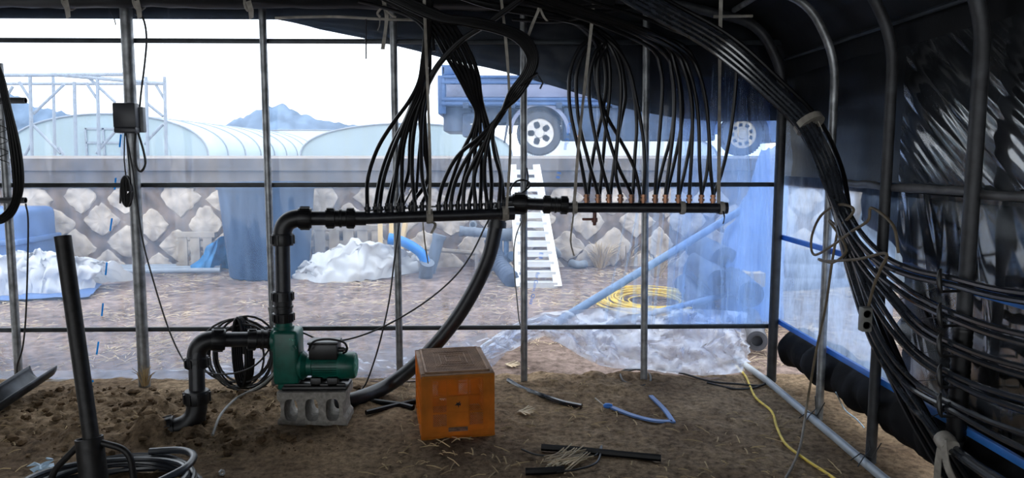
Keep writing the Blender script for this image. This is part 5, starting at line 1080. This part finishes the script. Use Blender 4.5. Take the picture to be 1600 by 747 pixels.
tag(b.build('straw_bunch', 'straw_pale'), 'bunch of pale straw lying between two black hose offcuts', 'straw')
for x, y, lab in ((812, 645, 'small fan of pale reed pieces on the soil by the crate'), (793, 572, 'small pale reed bunch on the soil under the lifted film')):
    b = MB(); c = G(x, y)
    for k in range(8): a = -1.2+k*.3; d = Vector((math.cos(a), math.sin(a), .02)); b.bar(c+Vector((jit(.02), jit(.02), .01)), c+d*.09+Vector((0, 0, .015)), .008, .004)
    tag(b.build('reed_bunch', 'straw_pale', smooth=False), lab, 'straw')
tuft('straw_tuft', Vector((W(228, 596, 4.58).x, 4.56, .03)), 26, .13, 'straw', 'short dry stubble tuft at the foot of the thick post', .6)
line_thing('floor_cable', GX([(968, 582), (975, 596), (1000, 603), (1016, 596), (1012, 582), (985, 576), (970, 582), (1012, 575), (1060, 582), (1110, 596), (1150, 600), (1190, 602), (1200, 590), (1180, 583)], .018), .007, 'wire', 'black cable looped round the foot of the post in the crumpled film', 'cable', WG)
line_thing('floor_cable', GX([(1105, 598), (1150, 608), (1185, 604), (1212, 592)], .014), .007, 'wire', 'black cable running over the soil to the corner post', 'cable', WG)
line_thing('yellow_cable', GX([(1150, 572), (1165, 588), (1180, 620), (1205, 642), (1214, 668), (1228, 694), (1262, 720), (1300, 745), (1330, 770)], .014), .007, 'yellow', 'yellow cord snaking over the soil along the ground pipe', 'cord')
b = MB(); b.tube(spline([S(1306, 613, XR-.12), G(1320, 640, .03), G(1338, 655, .03), G(1350, 668, .03)]), .004, 6); tag(b.build('green_string', 'litter'), 'pale green string lying on the soil between the hoop posts', 'string')
# extension cord: loops on the bundle, socket, tail to the floor
ec = thing('extension_cord', 'brown extension cord looped over the hose bundle with a hanging grey socket', 'extension cord', S(1353, 515, XS-.1))
def s2(L, dx=.13): return [S(x, y, XR-dx) for x, y in L]
b = MB(); b.tube(spline(s2([(1404, 395), (1395, 352), (1362, 325), (1356, 345), (1330, 362), (1300, 384), (1272, 398), (1268, 372), (1282, 338), (1310, 320), (1334, 328), (1312, 352), (1296, 345), (1310, 366), (1322, 392), (1302, 410), (1280, 405), (1290, 408), (1340, 405), (1384, 396), (1376, 420), (1366, 445), (1357, 478)], .16), 8), .0065, 8); b.build('cord', 'cord', ec)
b = MB(); p = s2([(1352, 498)], .17)[0]; b.rbox((p.x-.022, p.y-.022, p.z-.055), (p.x+.022, p.y+.022, p.z+.052), .006); so = b.build('socket', 'socket', ec)
b = MB()
for dz in (-.025, .025): b.lathe(p+Vector((-.004, -.0225, dz)), (0, -1, 0), [(0, .001), (0, .013), (.002, .015), (.002, .017), (0, .017)], 14)
b.build('outlet', 'black', so)
b = MB(); b.tube(spline(s2([(1308, 365), (1300, 410), (1290, 480), (1276, 545)], .16)+[G(1262, 625, .16), G(1252, 690, .04), G(1240, 725, .02), G(1225, 752, .02)], 8), .0065, 8); b.build('tail', 'cord', ec)
# small litter
b = MB(); c = G(68, 733)
for k in range(7):
    p = c+Vector((jit(.06), jit(.03), .008)); a = jit(1.5); u = Vector((math.cos(a), math.sin(a), 0))*.035; w = Vector((-u.y, u.x, 0))*.5; b.add([p-u-w, p+u-w*.6+Vector((0, 0, .012)), p+u+w, p-u*.7+w+Vector((0, 0, .01)), p+Vector((0, 0, .018))], [(0, 1, 4), (1, 2, 4), (2, 3, 4), (3, 0, 4)])
tag(b.build('plastic_scrap', 'litter', smooth=False), 'torn pale blue plastic scrap on the soil beside the post driver', 'litter')
b = MB(); c = G(77, 718, .012); b.lathe(c, (.3, .4, 1), [(0, .001), (0, .016), (.006, .016), (.006, .001)], 12); tag(b.build('plastic_disc', 'litter'), 'small pale cap lying behind the torn plastic scrap', 'litter')
b = MB(); c = G(346, 738, .014); b.lathe(c, (.5, -.8, .2), [(0, .006), (0, .014), (.02, .014), (.02, .006), (0, .006)], 6); tag(b.build('steel_nut', 'steel'), 'small bright steel nut lying on the bare soil', 'nut')
# thin loose strands along the roof beside the bundle
for k, L in enumerate(([(560, 2, 4.1), (600, 12, 4.1), (640, 26, 4.08), (664, 48, 4.06), (672, 90, 4.07), (668, 150, 4.12), (656, 230, 4.2), (650, 312, 4.25)], [(620, -6, 4.1), (650, 8, 4.08), (672, 40, 4.04), (678, 80, 4.02)], [(800, 18, 4.1), (860, 16, 4.1), (930, 10, 4.1), (1000, 14, 4.1)], [(800, 30, 4.12), (870, 34, 4.12), (940, 20, 4.1), (1010, 8, 4.1)])):
    hose(PX(L), ('black hose arching under the roof roll behind the knotted tie', 'black hose arching under the roof roll nearer the first string', 'black hose strung level under the roof above both manifolds', 'black hose sagging under the roof above the coupling')[k], 'hoses strung under the roof', .009)

# ------------------------------------------------------------------ light
w = bpy.data.worlds.new('sky'); SC.world = w; w.use_nodes = True; nt = w.node_tree; nt.nodes.clear()
bg = nt.nodes.new('ShaderNodeBackground'); bg.inputs[0].default_value = (.92, .96, 1., 1); bg.inputs[1].default_value = 2.95
out = nt.nodes.new('ShaderNodeOutputWorld'); nt.links.new(bg.outputs[0], out.inputs[0])
SC.view_settings.view_transform = 'Standard'; SC.view_settings.look = 'None'; SC.view_settings.exposure = 0.; SC.view_settings.gamma = 1.; SC.view_settings.use_curve_mapping = False
SC.cycles.max_bounces = 10; SC.cycles.transparent_max_bounces = 24; SC.cycles.diffuse_bounces = 4; SC.cycles.use_denoising = True
